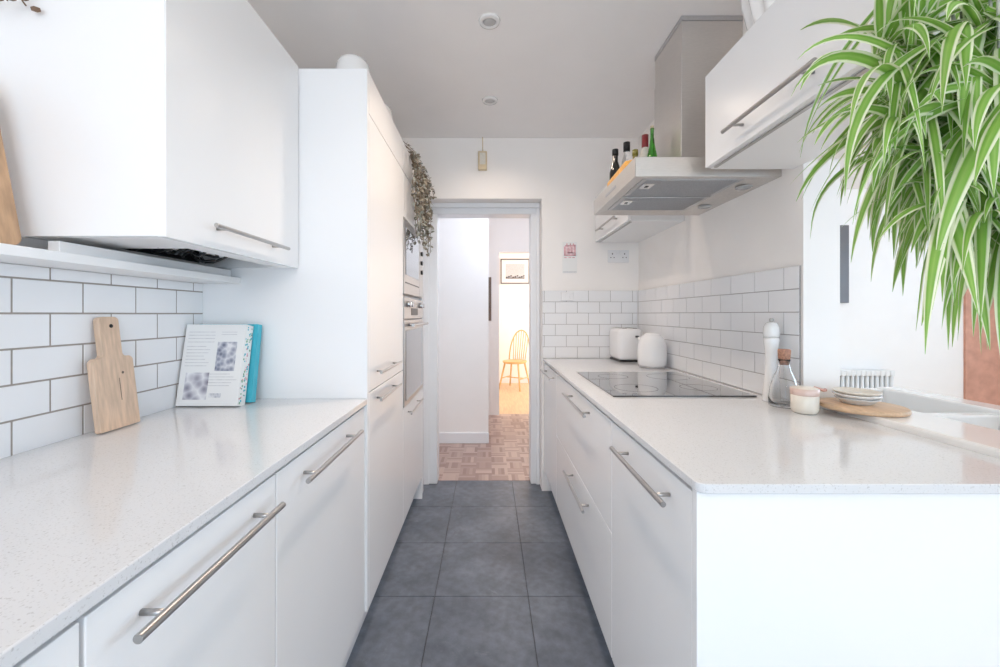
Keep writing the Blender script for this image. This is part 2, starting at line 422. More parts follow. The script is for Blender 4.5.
tiles('wall_right_tiles', 'X', XW, -1, 1.337, YB-.009, WT+.001, 1.394, PW, PH, 1.406, [M['groutr'], M['tile']], 1, .0014, 'white metro tiles with grey grout beside the hob')
tiles('wall_back_tiles', 'Y', YB, -1, DX1+.004, XW-.009, WT+.001, 1.394, PW, PH, (588.2-CX)/143.7, [M['groutr'], M['tile']], 1, .0014, 'white metro tiles on the far wall beside the doorway')

# ------------------------------------------------------------------ cabinet helpers
def handle(parent, x, sgn, y0, y1, z, r=.006, out=.034):
    """bar handle along Y, in front of a front face at x; sgn = direction out of the front"""
    m = MB(); xb = x+sgn*out
    m.tube([(xb, y0, z), (xb, y0+.0005, z), (xb, y1-.0005, z), (xb, y1, z)], r, 14)
    d = min(.06, (y1-y0)*.13)
    for y in (y0+d, y1-d): m.tube([(x+sgn*.001, y, z), (xb, y, z)], r*.72, 10)
    return part('handle', m, M['steel'], parent, 'brushed steel bar handle')
def front(name, parent, x, sgn, y0, y1, z0, z1, th=.019, m=None, bev=.0016):
    a, b = sorted((x, x-sgn*th))
    return part(name, box((a, y0+.0015, z0), (b, y1-.0015, z1), bev), m or M['cab'], parent)

# left base units
XL = -.448
def base_left(y0, y1, label, hy0, hy1):
    t = thing('base_cabinet', label, 'cabinet', ((-XW+XL)/2, (y0+y1)/2, .15), 'gloss white base cabinets')
    part('carcass', box((-XW+.004, y0+.001, .15), (XL-.021, y1-.001, WT-.022), .001), M['carcass'], t)
    d = front('door', t, XL, 1, y0, y1, .152, WT-.030)
    handle(d, XL, 1, hy0, hy1, .848)
    return t
base_left(-.16, .44, 'white base cabinet under the left worktop, nearest and mostly cut off', -.08, .36)
base_left(.443, .843, 'white base cabinet under the left worktop with the long near bar handle', .472, .806)
base_left(.845, 1.450, 'white base cabinet under the left worktop, next to the tall cabinet', .918, 1.311)
t = MB().box((-XW+.0085, -.16, WT-.02), (-.440, 1.4515, WT), .002)
tag(t.build('worktop', M['quartz']), 'pale speckled quartz worktop on the left holding the paddle board and books', 'worktop', 'quartz worktops')
struct('baseboard_left', box((-.515, -.16, 0), (-.500, 2.66, .148)), M['cab'], 'white plinth under the left cabinets')

# right base units
XR = .386
t = thing('base_cabinet', 'white peninsula end cabinet with broad blank panel facing the viewer', 'cabinet', (.8, 1.0, 0), 'gloss white base cabinets')
part('carcass', box((XR+.021, .758, .15), (1.03, 1.252, WT-.022), .001), M['carcass'], t)
part('back_carcass', box((1.032, .758, .0), (1.66, 1.315, .70), .001), M['carcass'], t)
part('end_panel', box((XR-.001, .739, .0), (1.68, .757, WT-.019), .0015), M['cab'], t)
d = front('door', t, XR, -1, .758, 1.253, .152, WT-.030); handle(d, XR, -1, .806, 1.146, .848)
t = thing('base_cabinet', 'wide white drawer cabinet under the black hob', 'cabinet', (.7, 1.765, .15), 'gloss white base cabinets')
part('carcass', box((XR+.021, 1.254, .15), (1.03, 2.276, WT-.022), .001), M['carcass'], t)
d = front('drawer', t, XR, -1, 1.254, 2.276, .545, WT-.030); handle(d, XR, -1, 1.47, 1.89, .855)
d = front('drawer', t, XR, -1, 1.254, 2.276, .152, .542); handle(d, XR, -1, 1.49, 1.88, .494)
t = thing('base_cabinet', 'white base cabinet beside the doorway, farthest on the right run', 'cabinet', (.7, 2.53, .15), 'gloss white base cabinets')
part('carcass', box((XR+.021, 2.278, .15), (1.03, YB-.012, WT-.022), .001), M['carcass'], t)
d = front('door', t, XR, -1, 2.278, YB-.004, .152, WT-.030); handle(d, XR, -1, 2.30, 2.69, .855)
struct('baseboard_right', box((.455, .76, 0), (.470, YB-.002, .148)), M['cab'], 'white plinth under the right cabinets')
# worktop with softened near corner
x0, x1, y0, y1, r = .379, 1.087, .721, 1.322, .018
poly = [(x0+r-r*math.cos(a), y0+r-r*math.sin(a)) for a in [i*PI/2/6 for i in range(7)]]
poly += [(x1, y0), (x1, y1), (XW-.0085, y1), (XW-.0085, YB-.0085), (x0, YB-.0085)]
t = MB().prism(poly, 'Z', WT-.018, WT, .0015, 1)
tag(t.build('worktop', M['quartz']), 'pale speckled quartz worktop on the right holding the hob', 'worktop', 'quartz worktops')

# ------------------------------------------------------------------ sink
t = thing('kitchen_sink', 'white ceramic sink with a broad front ledge behind the right worktop', 'sink', (1.35, 1.1, .72))
m = MB()
SX0, SX1, SY0, SY1, ZS = 1.089, 1.60, .76, 1.57, WT+.018
bx0, bx1 = 1.275, 1.515
b1 = (1.225, 1.535); b2 = (.80, 1.185)
def slab(xa, xb, ya, yb, za=WT-.03, zb=ZS, bv=.007): m.box((xa, ya, za), (xb, yb, zb), bv, seg=3)
slab(SX0, bx0, SY0, 1.318); slab(1.185, bx0, 1.31, SY1)                   # front ledge (notched round the wall end)
slab(bx1, SX1, SY0, SY1, zb=ZS+.004); slab(bx0-.008, bx1+.008, SY0, b2[0]); slab(bx0-.008, bx1+.008, b1[1], SY1)
slab(bx0-.008, bx1+.008, b2[1], b1[0], zb=ZS-.012)
part('rim', m, M['ceramic'], t)
for ya, yb in (b1, b2):
    m = MB(); zb = WT-.20
    m.box((bx0-.012, ya-.012, zb), (bx1+.012, yb+.012, zb+.012), .004)
    m.box((bx0-.012, ya-.012, zb), (bx0, yb+.012, WT-.02), .004); m.box((bx1, ya-.012, zb), (bx1+.012, yb+.012, WT-.02), .004)
    m.box((bx0, ya-.012, zb), (bx1, ya, WT-.02), .004); m.box((bx0, yb, zb), (bx1, yb+.012, WT-.02), .004)
    bo = part('bowl', m, M['ceramic'], t)
    m = MB().lathe([(0, 0), (.035, 0), (.038, .003), (.03, .004), (0, .002)], ((bx0+bx1)/2, (ya+yb)/2, zb+.0115), 24)
    part('drain', m, M['chrome'], bo, 'chrome drain')

# ------------------------------------------------------------------ tall units
XT = -.440
t = thing('tall_cabinet', 'tall white larder cabinet rising from the left worktop', 'cabinet', (-.74, 1.76, 0))
m = MB(); m.box((-XW+.002, 1.453, .15), (XT, 1.472, TALL), .0015); m.box((-XW+.002, 1.453, 0), (-.52, 1.472, .15))
part('side_panel', m, M['cab'], t)
part('carcass', box((-XW+.004, 1.473, .15), (XT-.021, 2.06, TALL-.002), .001), M['carcass'], t)
front('top_panel', t, XT, 1, 1.473, 2.061, 1.972, TALL)
d = front('door', t, XT, 1, 1.473, 2.061, .945, 1.968); handle(d, XT, 1, 1.53, 1.88, 1.008, .0055, .03)
d = front('door', t, XT, 1, 1.473, 2.061, .152, .941); handle(d, XT, 1, 1.53, 1.88, .903, .0055, .03)
t = thing('oven_cabinet', 'tall white cabinet housing the oven and microwave', 'cabinet', (-.74, 2.42, 0))
m = MB()
m.box((-XW+.004, 2.063, .15), (XT-.021, 2.079, TALL-.002)); m.box((-XW+.004, 2.644, .15), (XT-.021, 2.66, TALL-.002))
m.box((-XW+.004, 2.08, .72), (XT-.021, 2.643, .74)); m.box((-XW+.004, 2.08, 1.322), (XT-.021, 2.643, 1.334)); m.box((-XW+.004, 2.08, 1.735), (XT-.021, 2.643, TALL-.002))
m.box((-XW+.004, 2.08, .15), (XT-.021, 2.643, .17)); m.box((-XW+.004, 2.08, .17), (-XW+.012, 2.643, 1.735))
part('carcass', m, M['carcass'], t)
front('top_panel', t, XT, 1, 2.064, 2.66, 1.972, TALL)
front('door', t, XT, 1, 2.064, 2.66, 1.737, 1.968)
d = front('drawer', t, XT, 1, 2.064, 2.66, .152, .742); handle(d, XT, 1, 2.13, 2.50, .700, .0055, .03)
part('filler_panel', box((XT-.10, 2.663, 0), (XT-.002, 2.68, TALL), .001), M['cab'], t)
part('end_panel', box((-XW+.004, 2.681, 0.0), (XT-.012, YB-.004, TALL), .001), M['cab'], t)
# oven
YO0, YO1 = 2.066, 2.656
t = thing('oven', 'built-in single oven with dark glass door in the tall cabinet', 'oven', (-.7, 2.36, .742))
part('body', box((-.98, 2.084, .744), (XT-.021, 2.640, 1.318), .002), M['steeld'], t)
part('control_panel', box((XT-.019, YO0, 1.205), (XT+.004, YO1, 1.32), .003), M['steel'], t)
part('display', box((XT+.0035, 2.26, 1.225), (XT+.0055, 2.46, 1.265), .001), M['black'], t, 'black display strip')
for y in (2.14, 2.21, 2.52, 2.59):
    m = MB(); m.tube([(XT+.004, y, 1.285), (XT+.026, y, 1.285)], .017, 20, .0145)
    part('knob', m, M['chrome'], t)
d = part('door', box((XT-.019, YO0, .748), (XT+.006, YO1, 1.200), .003), M['steel'], t)
part('glass', box((XT+.005, YO0+.03, .775), (XT+.0085, YO1-.03, 1.145), .002), M['ovenglass'], d, 'dark oven glass')
handle(d, XT+.006, 1, YO0+.05, YO1-.05, 1.172, .008, .035)
# microwave
t = thing('microwave', 'built-in steel microwave above the oven, half hidden by trailing leaves', 'microwave', (-.7, 2.36, 1.334))
part('body', box((-.9, 2.084, 1.336), (XT-.021, 2.640, 1.733), .002), M['steeld'], t)
d = part('door', box((XT-.019, YO0, 1.338), (XT+.004, 2.53, 1.733), .003), M['steel'], t)
part('glass', box((XT+.0035, YO0+.04, 1.44), (XT+.0065, 2.49, 1.69), .002), M['ovenglass'], d)
part('door_groove', box((XT+.0035, YO0+.03, 1.395), (XT+.0055, 2.51, 1.402), .0005), M['black'], d)
p_ = part('control_panel', box((XT-.019, 2.532, 1.338), (XT+.004, YO1, 1.733), .003), M['steel'], t)
for z in (1.50, 1.56, 1.62):
    m = MB(); m.tube([(XT+.004, 2.595, z), (XT+.014, 2.595, z)], .014, 18)
    part('button', m, M['black'], p_)

# ------------------------------------------------------------------ left wall cabinet, shelf, pelmet
XU = -.688
t = thing('wall_cabinet', 'large white wall cabinet above the left worktop', 'cabinet', (-.86, 1.15, 1.397))
yb0, yb1 = .851, 1.450
part('side_panel', box((-XW+.003, yb0, 1.398), (XU-.002, yb0+.018, TALL+.004), .001), M['cab'], t)
m = MB(); m.box((-XW+.003, 1.432, 1.398), (XU-.021, yb1, TALL)); m.box((-XW+.003, yb0+.019, TALL-.018), (XU-.021, 1.431, TALL))
m.box((-XW+.003, yb0+.019, 1.50), (-XW+.01, 1.431, TALL-.019)); m.box((-XW+.003, yb0+.019, 1.52), (XU-.021, 1.431, 1.535))
part('carcass', m, M['carcass'], t)
m = MB()
m.box((-XW+.003, yb0+.019, 1.405), (XU-.021, 1.058, 1.414)); m.box((-.795, 1.058, 1.405), (XU-.021, 1.431, 1.414))
m.box((XU-.060, yb0+.019, 1.398), (XU-.021, 1.431, 1.4049))
part('base_panel', m, M['carcass'], t)
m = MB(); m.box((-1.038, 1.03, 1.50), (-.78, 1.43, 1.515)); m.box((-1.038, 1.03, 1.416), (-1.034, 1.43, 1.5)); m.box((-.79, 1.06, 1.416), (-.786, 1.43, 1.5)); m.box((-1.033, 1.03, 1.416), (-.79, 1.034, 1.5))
part('recess_shade', m, M['dark'], t, 'black box painting the shade of the open recess under the cabinet')  # shade of the recess painted as a near-black box
m = MB()
for k in range(8):
    y = 1.01+k*.042; pts = []
    for q in range(12):
        a = q/11*PI*1.5+k; pts.append((-.905+.055*math.cos(a)+random.uniform(-.012, .012), y+.03+.05*math.sin(a*.7), 1.425+.018*math.sin(a*1.7+k)))
    m.tube(pts, .0045, 7)
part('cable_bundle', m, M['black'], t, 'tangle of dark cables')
for (x, y, z) in ((-.90, 1.15, 1.425), (-.87, 1.24, 1.427), (-.89, 1.32, 1.43)):
    m = MB(); m.tube([(x, y-.02, z), (x, y+.015, z)], .010, 12); part('connector', m, M['white_plastic'], t, 'pale plug connector')
d = front('door', t, XU, 1, yb0, yb1, 1.397, TALL+.004)
handle(d, XU, 1, .967, 1.318, 1.447, .0055, .03)
sh = MB().box((-XW+.0005, -.5, 1.342), (-.898, 1.4515, 1.363), .0015)
tag(sh.build('wall_shelf', M['carcass']), 'slim white ledge running along the left wall tiles', 'shelf')
sh = MB().box((-.957, .868, 1.3635), (-.931, 1.447, 1.391), .0015)
tag(sh.build('pelmet_board', M['carcass']), 'narrow white strip board on the ledge under the left wall cabinet', 'board')

# ------------------------------------------------------------------ right wall cabinets
XC, ZCB, ZCT = .742, 1.728, 2.044
def wall_right_cab(y0, y1, label, hy0, hy1, hz):
    t = thing('wall_cabinet', label, 'cabinet', ((XC+XW)/2, (y0+y1)/2, ZCB), 'slim right-hand wall cabinets')
    m = MB(); m.box((XC+.020, y0, ZCB), (XW-.001, y1, ZCT), .0012)
    part('carcass', m, M['carcass'], t)
    d = front('door', t, XC, -1, y0, y1, ZCB+.003, ZCT)
    part('edge_strip', box((XC+.0195, y0+.02, ZCB-.002), (XC+.030, y1-.02, ZCB+.002)), M['steel'], t, 'grey strip along the bottom edge')
    handle(d, XC, -1, hy0, hy1, hz)
    return t
wall_right_cab(.747, 1.371, 'white flap-door wall cabinet between the steel hood and the hanging plant', .867, 1.21, 1.783)
wall_right_cab(2.13, YB-.004, 'white wall cabinet in the far corner beyond the steel hood', 2.26, 2.64, 1.783)

# ------------------------------------------------------------------ cooker hood
t = thing('cooker_hood', 'brushed steel chimney cooker hood over the hob', 'cooker hood', (.78, 1.71, 1.72))
hx0, hy0, hy1, hz0, hz1 = .5225, 1.424, 1.985, 1.722, 1.792
m = MB(); e = .012
m.box((hx0, hy0, hz0), (hx0+.002, hy1, hz1), .0008); m.box((hx0, hy0, hz0), (XW-.001, hy0+.002, hz1), .0008); m.box((hx0, hy1-.002, hz0), (XW-.001, hy1, hz1), .0008)
m.box((hx0, hy0, hz1-.002), (XW-.001, hy1, hz1), .0008)
# bottom frame: sloping inner edge round the filters
fx0, fx1, fy0, fy1 = hx0+.05, XW-.09, hy0+.06, hy1-.05
zi = hz0+.012
def quad(a, b, c, d):
    vs = [m.bm.verts.new(v) for v in (a, b, c, d)]; m.bm.faces.new(vs)
O = [(hx0, hy0, hz0), (XW-.001, hy0, hz0), (XW-.001, hy1, hz0), (hx0, hy1, hz0)]
I = [(fx0, fy0, zi), (fx1, fy0, zi), (fx1, fy1, zi), (fx0, fy1, zi)]
for k in range(4): quad(O[k], O[(k+1) % 4], I[(k+1) % 4], I[k])
part('canopy', m, M['steelh'], t)
ym = (fy0+fy1)/2
for (ya, yb) in ((fy0, ym-.004), (ym+.004, fy1)):
    m = MB(); m.box((fx0+.002, ya+.002, zi-.001), (fx1-.002, yb-.002, zi+.006), .001)
    for k in range(26):
        y = ya+.012+(yb-ya-.024)*k/25; m.box((fx0+.02, y-.0012, zi-.003), (fx1-.02, y+.0012, zi), 0)
    f = part('grease_filter', m, M['steeld'], t)
    m = MB(); c = (fx0+.045, (ya+yb)/2-.03); m.box((c[0]-.022, c[1]-.03, zi-.0045), (c[0]+.022, c[1]+.03, zi-.001), .002)
    part('latch', m, M['chrome'], f)
    m = MB(); m.box((c[0]-.006, c[1]-.008, zi-.006), (c[0]+.006, c[1]+.008, zi-.004), .0005); part('latch_slot', m, M['black'], f)
for y in (hy0+.14, hy1-.14):
    m = MB().lathe([(0, -.003), (.022, -.003), (.022, -.0005), (.030, -.0015), (.031, .002), (0, .002)], (fx1+.045, y, zi-.008), 28)
    part('lamp', m, M['lamp'], t, 'round hood lamp')
m = MB(); cx0, cy0, cy1 = .790, 1.639, 1.907
m.box((cx0, cy0, hz1-.001), (XW-.001, cy1, 2.30), .0015); m.box((cx0+.003, cy0+.003, 2.29), (XW-.001, cy1-.003, ZC-.022), .0015)
part('chimney', m, M['steelh'], t)
part('chimney_collar', box((cx0+.001, cy0+.001, ZC-.021), (XW-.001, cy1-.001, ZC-.001), .001), M['steeld'], t, 'darker collar at the ceiling')
part('control_switch', box((hx0-.002, 1.64, 1.75), (hx0+.001, 1.78, 1.762), .0005), M['steeld'], t)

# bottles and packet on the hood
def bottle(name, label, x, y, prof, gm, extras=()):
    z = hz1+.0005
    t = thing(name, label, 'bottle', (x, y, z), 'bottles on top of the hood')
    part('body', MB().lathe(prof, (x, y, z), 24), gm, t)
    for (nm, pr, mm) in extras: part(nm, MB().lathe(pr, (x, y, z), 24), mm, t)
def bp(r, h, sh, rn, hn): return [(0, 0), (r*.9, 0), (r, .006), (r, sh), (r*.75, sh+(h-sh)*.28), (rn, sh+(h-sh)*.5), (rn, h-.004), (rn*.9, h), (0, h)]
bottle('oil_bottle', 'dark bottle, farthest left of those on the hood', .613, 1.935, bp(.027, .232, .12, .013, .2), M['darkglass'], [('cap', [(.0135, .205), (.0145, .205), (.0145, .234), (0, .236)], M['black'])])
bottle('spirit_bottle', 'clear bottle with black cap on the hood', .665, 1.925, bp(.027, .262, .15, .013, .2), M['glass'], [('cap', [(.0135, .222), (.0155, .222), (.0155, .264), (0, .266)], M['black']), ('label', [(.0275, .04), (.0278, .04), (.0278, .12), (.0275, .12)], M['label'])])
bottle('small_bottle', 'short olive bottle behind the orange packet on the hood', .660, 1.80, bp(.018, .175, .09, .011, .2), M['amber'], [('cap', [(.0115, .152), (.0125, .152), (.0125, .177), (0, .178)], M['amber'])])
bottle('wine_bottle', 'bottle with dark red capsule on the hood', .722, 1.845, bp(.030, .262, .15, .013, .2), M['label'], [('capsule', [(.0135, .205), (.0148, .206), (.0152, .263), (0, .266)], M['red']), ('neck_band', [(.0135, .185), (.0152, .185), (.0152, .196), (.0135, .196)], M['black'])])
bottle('tall_bottle', 'slender green glass bottle beside the hood chimney', .722, 1.765, [(0, 0), (.026, 0), (.028, .006), (.028, .08), (.020, .14), (.012, .18), (.0075, .22), (.0075, .250), (.0085, .252), (.0085, .258), (0, .258)], M['greenglass'], [('stopper', [(.006, .257), (.0075, .258), (.0075, .268), (0, .269)], M['cordbeige'])])
m = MB().prism([(.545, 1.60), (.60, 1.56), (.605, 1.72), (.58, 1.84), (.552, 1.86)], 'Z', hz1+.0005, hz1+.055, .010, 2)
tag(m.build('snack_packet', M['orange']), 'orange packet lying in front of the bottles on the hood', 'packet')

# scalloped white vase on the near wall cabinet
def flute(k, z): return 1+.07*math.cos(2*PI*k*14)
m = MB().lathe([(0, 0), (.06, 0), (.075, .03), (.10, .10), (.115, .17), (.12, .24), (.128, .30), (.122, .30), (.112, .24), (.10, .15), (.06, .05), (0, .04)], (.925, 1.235, ZCT+.001), 112, warp=flute)
tag(m.build('fluted_vase', M['ceramic']), 'white fluted vase on top of the wall cabinet beside the hood', 'vase')

# ------------------------------------------------------------------ hob, kettle, toaster
t = thing('hob', 'black glass hob set into the right worktop', 'hob', (.725, 1.78, WT))
part('glass', box((.460, 1.475, WT+.0003), (.990, 2.085, WT+.006), .0015), M['hob'], t)
for (x, y, r) in ((.60, 1.63, .085), (.86, 1.64, .07), (.60, 1.93, .07), (.86, 1.92, .095)):
    m = MB().lathe([(r-.002, .0), (r, .0), (r, .0004), (r-.002, .0004), (r-.002, 0)], (x, y, WT+.006), 48)
    part('cooking_zone', m, M['hobmark'], t, 'thin printed ring')
t = thing('kettle', 'rounded white kettle behind the hob, in front of the toaster', 'kettle', (.940, 2.30, WT))
part('base', MB().lathe([(0, 0), (.066, 0), (.070, .004), (.068, .010), (0, .010)], (.940, 2.30, WT+.0005), 40), M['steeld'], t)
part('body', MB().lathe([(0, .011), (.070, .011), (.077, .020), (.079, .05), (.079, .10), (.075, .135), (.065, .165), (.052, .182), (.045, .187), (0, .187)], (.940, 2.30, WT), 48), M['white_plastic'], t)
part('lid', MB().lathe([(.045, .187), (.044, .192), (.030, .197), (.010, .199), (0, .199)], (.940, 2.30, WT), 40), M['white_plastic'], t)
m = MB(); m.tube([(.993, 2.345, WT+.165), (1.006, 2.365, WT+.162), (1.012, 2.375, WT+.14), (1.010, 2.37, WT+.09), (1.0, 2.352, WT+.06)], .010, 12)
part('handle', m, M['white_plastic'], t)
m = MB(); m.tube([(.912, 2.362, WT+.13), (.905, 2.376, WT+.15), (.898, 2.388, WT+.168)], .016, 14, .009)
part('spout', m, M['white_plastic'], t)
t = thing('toaster', 'white toaster in the far worktop corner beside the kettle', 'toaster', (.885, 2.63, WT))
m = MB().box((.825, 2.535, WT+.010), (.985, 2.755, WT+.215), .030, seg=4); o = part('body', m, M['white_plastic'], t)
for f in o.data.polygons: f.use_smooth = True
part('base', box((.833, 2.543, WT+.0005), (.977, 2.747, WT+.014), .004), M['black'], t, 'black base')
for x in (.872, .938): part('slot', box((x-.014, 2.56, WT+.2135), (x+.014, 2.71, WT+.2165), .001), M['black'], t)
part('top_trim', box((.858, 2.565, WT+.212), (.952, 2.725, WT+.2145), .001), M['steel'], t)
part('lever', box((.930, 2.518, WT+.158), (.950, 2.537, WT+.170), .003), M['black'], t)

# ------------------------------------------------------------------ mill, bottle, pot, board, plates
x, y = .9955, 1.408
t = thing('pepper_mill', 'tall white pepper mill against the right wall tiles', 'pepper mill', (x, y, WT))
part('body', MB().lathe([(0, 0), (.026, 0), (.0265, .004), (.0262, .03), (.0235, .06), (.0195, .10), (.0175, .14), (.0185, .17), (.0225, .20), (.0245, .218), (.0235, .224), (0, .224)], (x, y, WT+.0005), 40), M['ceramic'], t)
part('head', MB().lathe([(0, .2255), (.0225, .2255), (.0245, .230), (.025, .245), (.0235, .262), (.018, .274), (.010, .279), (0, .280)], (x, y, WT), 40), M['ceramic'], t)
part('knob', MB().lathe([(0, .280), (.005, .280), (.0065, .284), (.0065, .289), (.004, .292), (0, .292)], (x, y, WT), 20), M['steel'], t, 'small steel knob')
x, y = .984, 1.331
t = thing('glass_bottle', 'clear glass carafe with a cork stopper beside the pepper mill', 'bottle', (x, y, WT))
part('body', MB().lathe([(0, 0), (.040, 0), (.044, .004), (.0445, .03), (.041, .06), (.031, .095), (.020, .122), (.0155, .140), (.0155, .150), (.0175, .152), (.0175, .156), (.0145, .156), (.0135, .140), (.018, .122), (.029, .094), (.039, .06), (.0425, .03), (.041, .009), (0, .007)], (x, y, WT+.0005), 48), M['glass'], t)
part('cork_stopper', MB().lathe([(0, .138), (.0125, .138), (.0142, .157), (.0165, .158), (.0185, .186), (.0165, .190), (0, .190)], (x, y, WT), 28), M['cork'], t, 'brown cork stopper')
x, y = .982, 1.243
t = thing('small_pot', 'little cream pot with copper band and handle in front of the carafe', 'pot', (x, y, WT))
part('body', MB().lathe([(0, 0), (.028, 0), (.0335, .005), (.036, .016), (.036, .056), (.035, .057), (.034, .05), (.033, .015), (.027, .008), (0, .007)], (x, y, WT+.0005), 44), M['cream'], t)
part('rim_band', MB().lathe([(.0345, .056), (.036, .0565), (.037, .059), (.0372, .076), (.036, .077), (.0345, .075), (.0345, .056)], (x, y, WT), 44), M['band'], t, 'pale copper coloured band')
part('lid', MB().lathe([(0, .0705), (.0343, .0705), (.0343, .0775), (.030, .080), (0, .081)], (x, y, WT), 40), M['cream_plate'], t)
m = MB(); m.tube([(x+.030, y, WT+.079), (x+.048, y, WT+.073), (x+.058, y, WT+.070), (x+.066, y, WT+.0715)], .0035, 10, .0055)
part('handle', m, M['copper'], t)
bx, by, br = 1.134, 1.215, .104
m = MB().lathe([(0, 0), (br-.004, 0), (br, .003), (br, .011), (br-.003, .014), (0, .014)], (bx, by, ZS+.0005), 64)
tag(m.build('serving_board', M['wood3']), 'round wooden board under the stacked plates by the sink', 'board')
z = ZS+.015
def plate(r, h, z, mm, label):
    m = MB().lathe([(0, 0), (r*.62, 0), (r*.66, .002), (r*.95, h-.003), (r, h), (r*.985, h+.002), (r*.92, h), (r*.64, .006), (0, .005)], (bx-.005, by+.012, z), 56)
    return tag(m.build('plate', mm), label, 'plate', 'plates stacked on the round board')
plate(.053, .017, z, M['grey_plate'], 'grey plate at the bottom of the stack on the round board')
plate(.058, .015, z+.0135, M['ceramic'], 'white plate in the middle of the stack on the round board')
plate(.058, .012, z+.0258, M['cream_plate'], 'cream plate on top of the stack on the round board')

# ------------------------------------------------------------------ left worktop objects
# paddle board leaning on the left tiles
def rr(pts): return pts
prof = []
yc, w, hw = 1.070, .058, .0285
def arc(cx, cz, r, a0, a1, n=6): return [(cx+r*math.cos(a0+(a1-a0)*i/n), cz+r*math.sin(a0+(a1-a0)*i/n)) for i in range(n+1)]
Hb, Hs = .298, .190
prof += arc(yc-w+.004, .004, .004, -PI, -PI/2, 3) and []
prof = [(yc-w+.003, 0), (yc+w-.003, 0), (yc+w, .003)] + arc(yc+w-.014, Hs-.014, .014, 0, PI/2) + arc(yc+hw+.010, Hs+.010, .010, -PI/2, -PI, 4) \
     + arc(yc+hw-.012, Hb-.012, .012, 0, PI/2) + arc(yc-hw+.012, Hb-.012, .012, PI/2, PI) + arc(yc-hw-.010, Hs+.010, .010, 0, -PI/2, 4) + arc(yc-w+.014, Hs-.014, .014, PI/2, PI) + [(yc-w, .003)]
lean = Matrix.Rotation(math.radians(-7.0), 3, 'Y')
xb = -.988
m = MB().prism([(y, z+WT+.003) for y, z in prof], 'X', xb-.008, xb+.008, .0018, 2, rot=lean, pivot=(xb, yc, WT))
t = thing('chopping_board', 'pale wooden paddle board leaning on the left wall tiles', 'chopping board', (xb, yc, WT))
part('board', m, M['wood'], t)
m = MB(); m.tube([(xb+.0078, yc+.004, WT+Hb-.022), (xb+.0088, yc+.004, WT+Hb-.022)], .0052, 16)
bmesh.ops.rotate(m.bm, verts=m.bm.verts, cent=Vector((xb, yc, WT)), matrix=lean); part('hang_hole', m, M['dark'], t)
m = MB(); m.box((xb+.0079, yc+.009, WT+.075), (xb+.0084, yc+.0105, WT+.135)); m.sphere((xb+.008, yc+.022, WT+.148), .004, 1, (.15, 1, 1))
bmesh.ops.rotate(m.bm, verts=m.bm.verts, cent=Vector((xb, yc, WT)), matrix=lean); part('knot_crack', m, M['brownwood'], t, 'dark knot and crack in the wood')

# books leaning on the tall cabinet side
def book(label, x0, x1, y, hgt, th, ang, cover, spine_pattern, art):
    """back cover faces the viewer (-Y), spine on the right (+X)"""
    t = thing('cookbook', label, 'book', ((x0+x1)/2, y, WT), 'cookbooks propped on the left worktop')
    R = Matrix.Rotation(math.radians(-ang), 3, 'X'); pv = Vector(((x0+x1)/2, y, WT))
    def fin(m, nm, mm, par=t, lab=None):
        bmesh.ops.rotate(m.bm, verts=m.bm.verts, cent=pv, matrix=R); return part(nm, m, mm, par, lab)
    z0 = WT+.0045
    m = MB(); m.box((x0, y, z0), (x1, y+.0025, z0+hgt), .0008); m.box((x0, y+th-.0025, z0), (x1, y+th, z0+hgt), .0008)
    cov = fin(m, 'cover', cover)
    m = MB(); m.box((x1-.003, y, z0), (x1, y+th, z0+hgt), .001); sp = fin(m, 'spine', M['paper'] if spine_pattern else cover)
    fin(MB().box((x0+.004, y+.0026, z0+.003), (x1-.0031, y+th-.0026, z0+hgt-.003)), 'pages', M['pages'])
    if spine_pattern:
        rnd = random.Random(3)
        for col, nn in ((M['teal'], 26), (M['pink'], 18), (M['sgreen'], 26)):
            m = MB()
            for k in range(nn):
                yy = y+rnd.uniform(.005, th-.005); zz = z0+rnd.uniform(.008, hgt-.008); r = rnd.uniform(.0018, .0042)
                m.tube([(x1-.0003, yy, zz), (x1+.0005, yy, zz)], r, 8)
            fin(m, 'printed_pattern', col, sp)
    if art:
        def q(u0, u1, v0, v1, m, d=.0006): m.box((x0+(x1-x0)*u0, y-d, z0+hgt*v0), (x0+(x1-x0)*u1, y+.0003, z0+hgt*v1))
        m = MB()
        for v in (.90, .86, .82, .775): q(.06, .50, v, v+.006, m)
        for v in (.72, .68, .64, .60, .56, .52, .48): q(.06, .40+.05*math.sin(v*40), v, v+.006, m)
        for v in (.38, .345, .31, .275, .24): q(.48, .88-.06*math.cos(v*50), v, v+.006, m)
        for v in (.90, .87): q(.60, .86, v, v+.005, m)
        fin(m, 'printed_text', M['ink'], cov)
        m = MB(); q(.56, .88, .42, .78, m); fin(m, 'printed_photo', M['photo1'], cov)
        m = MB(); q(.10, .48, .075, .40, m); fin(m, 'printed_photo', M['photo2'], cov)
        m = MB()
        for k in range(9): q(.52+k*.022, .53+k*.022, .10, .15, m)
        fin(m, 'barcode', M['photo1'], cov)
    return t
def photo(name, a, b, c, sc):
    m = mat(name, a, .35); nt = m.node_tree; bs = nt.nodes['Principled BSDF']
    tc = nt.nodes.new('ShaderNodeTexCoord'); v = nt.nodes.new('ShaderNodeTexVoronoi'); v.inputs['Scale'].default_value = sc
    nt.links.new(tc.outputs['Object'], v.inputs['Vector']); r = nt.nodes.new('ShaderNodeValToRGB'); e = r.color_ramp.elements
    e[0].color = (*a, 1); e[1].color = (*b, 1); e[1].position = .9; x = e.new(.4); x.color = (*c, 1)
    nt.links.new(v.outputs['Distance'], r.inputs['Fac']); nt.links.new(r.outputs['Color'], bs.inputs['Base Color']); return m
M['photo1'] = photo('printed photo blue grey', (.10, .11, .17), (.78, .78, .80), (.35, .37, .45), 60)
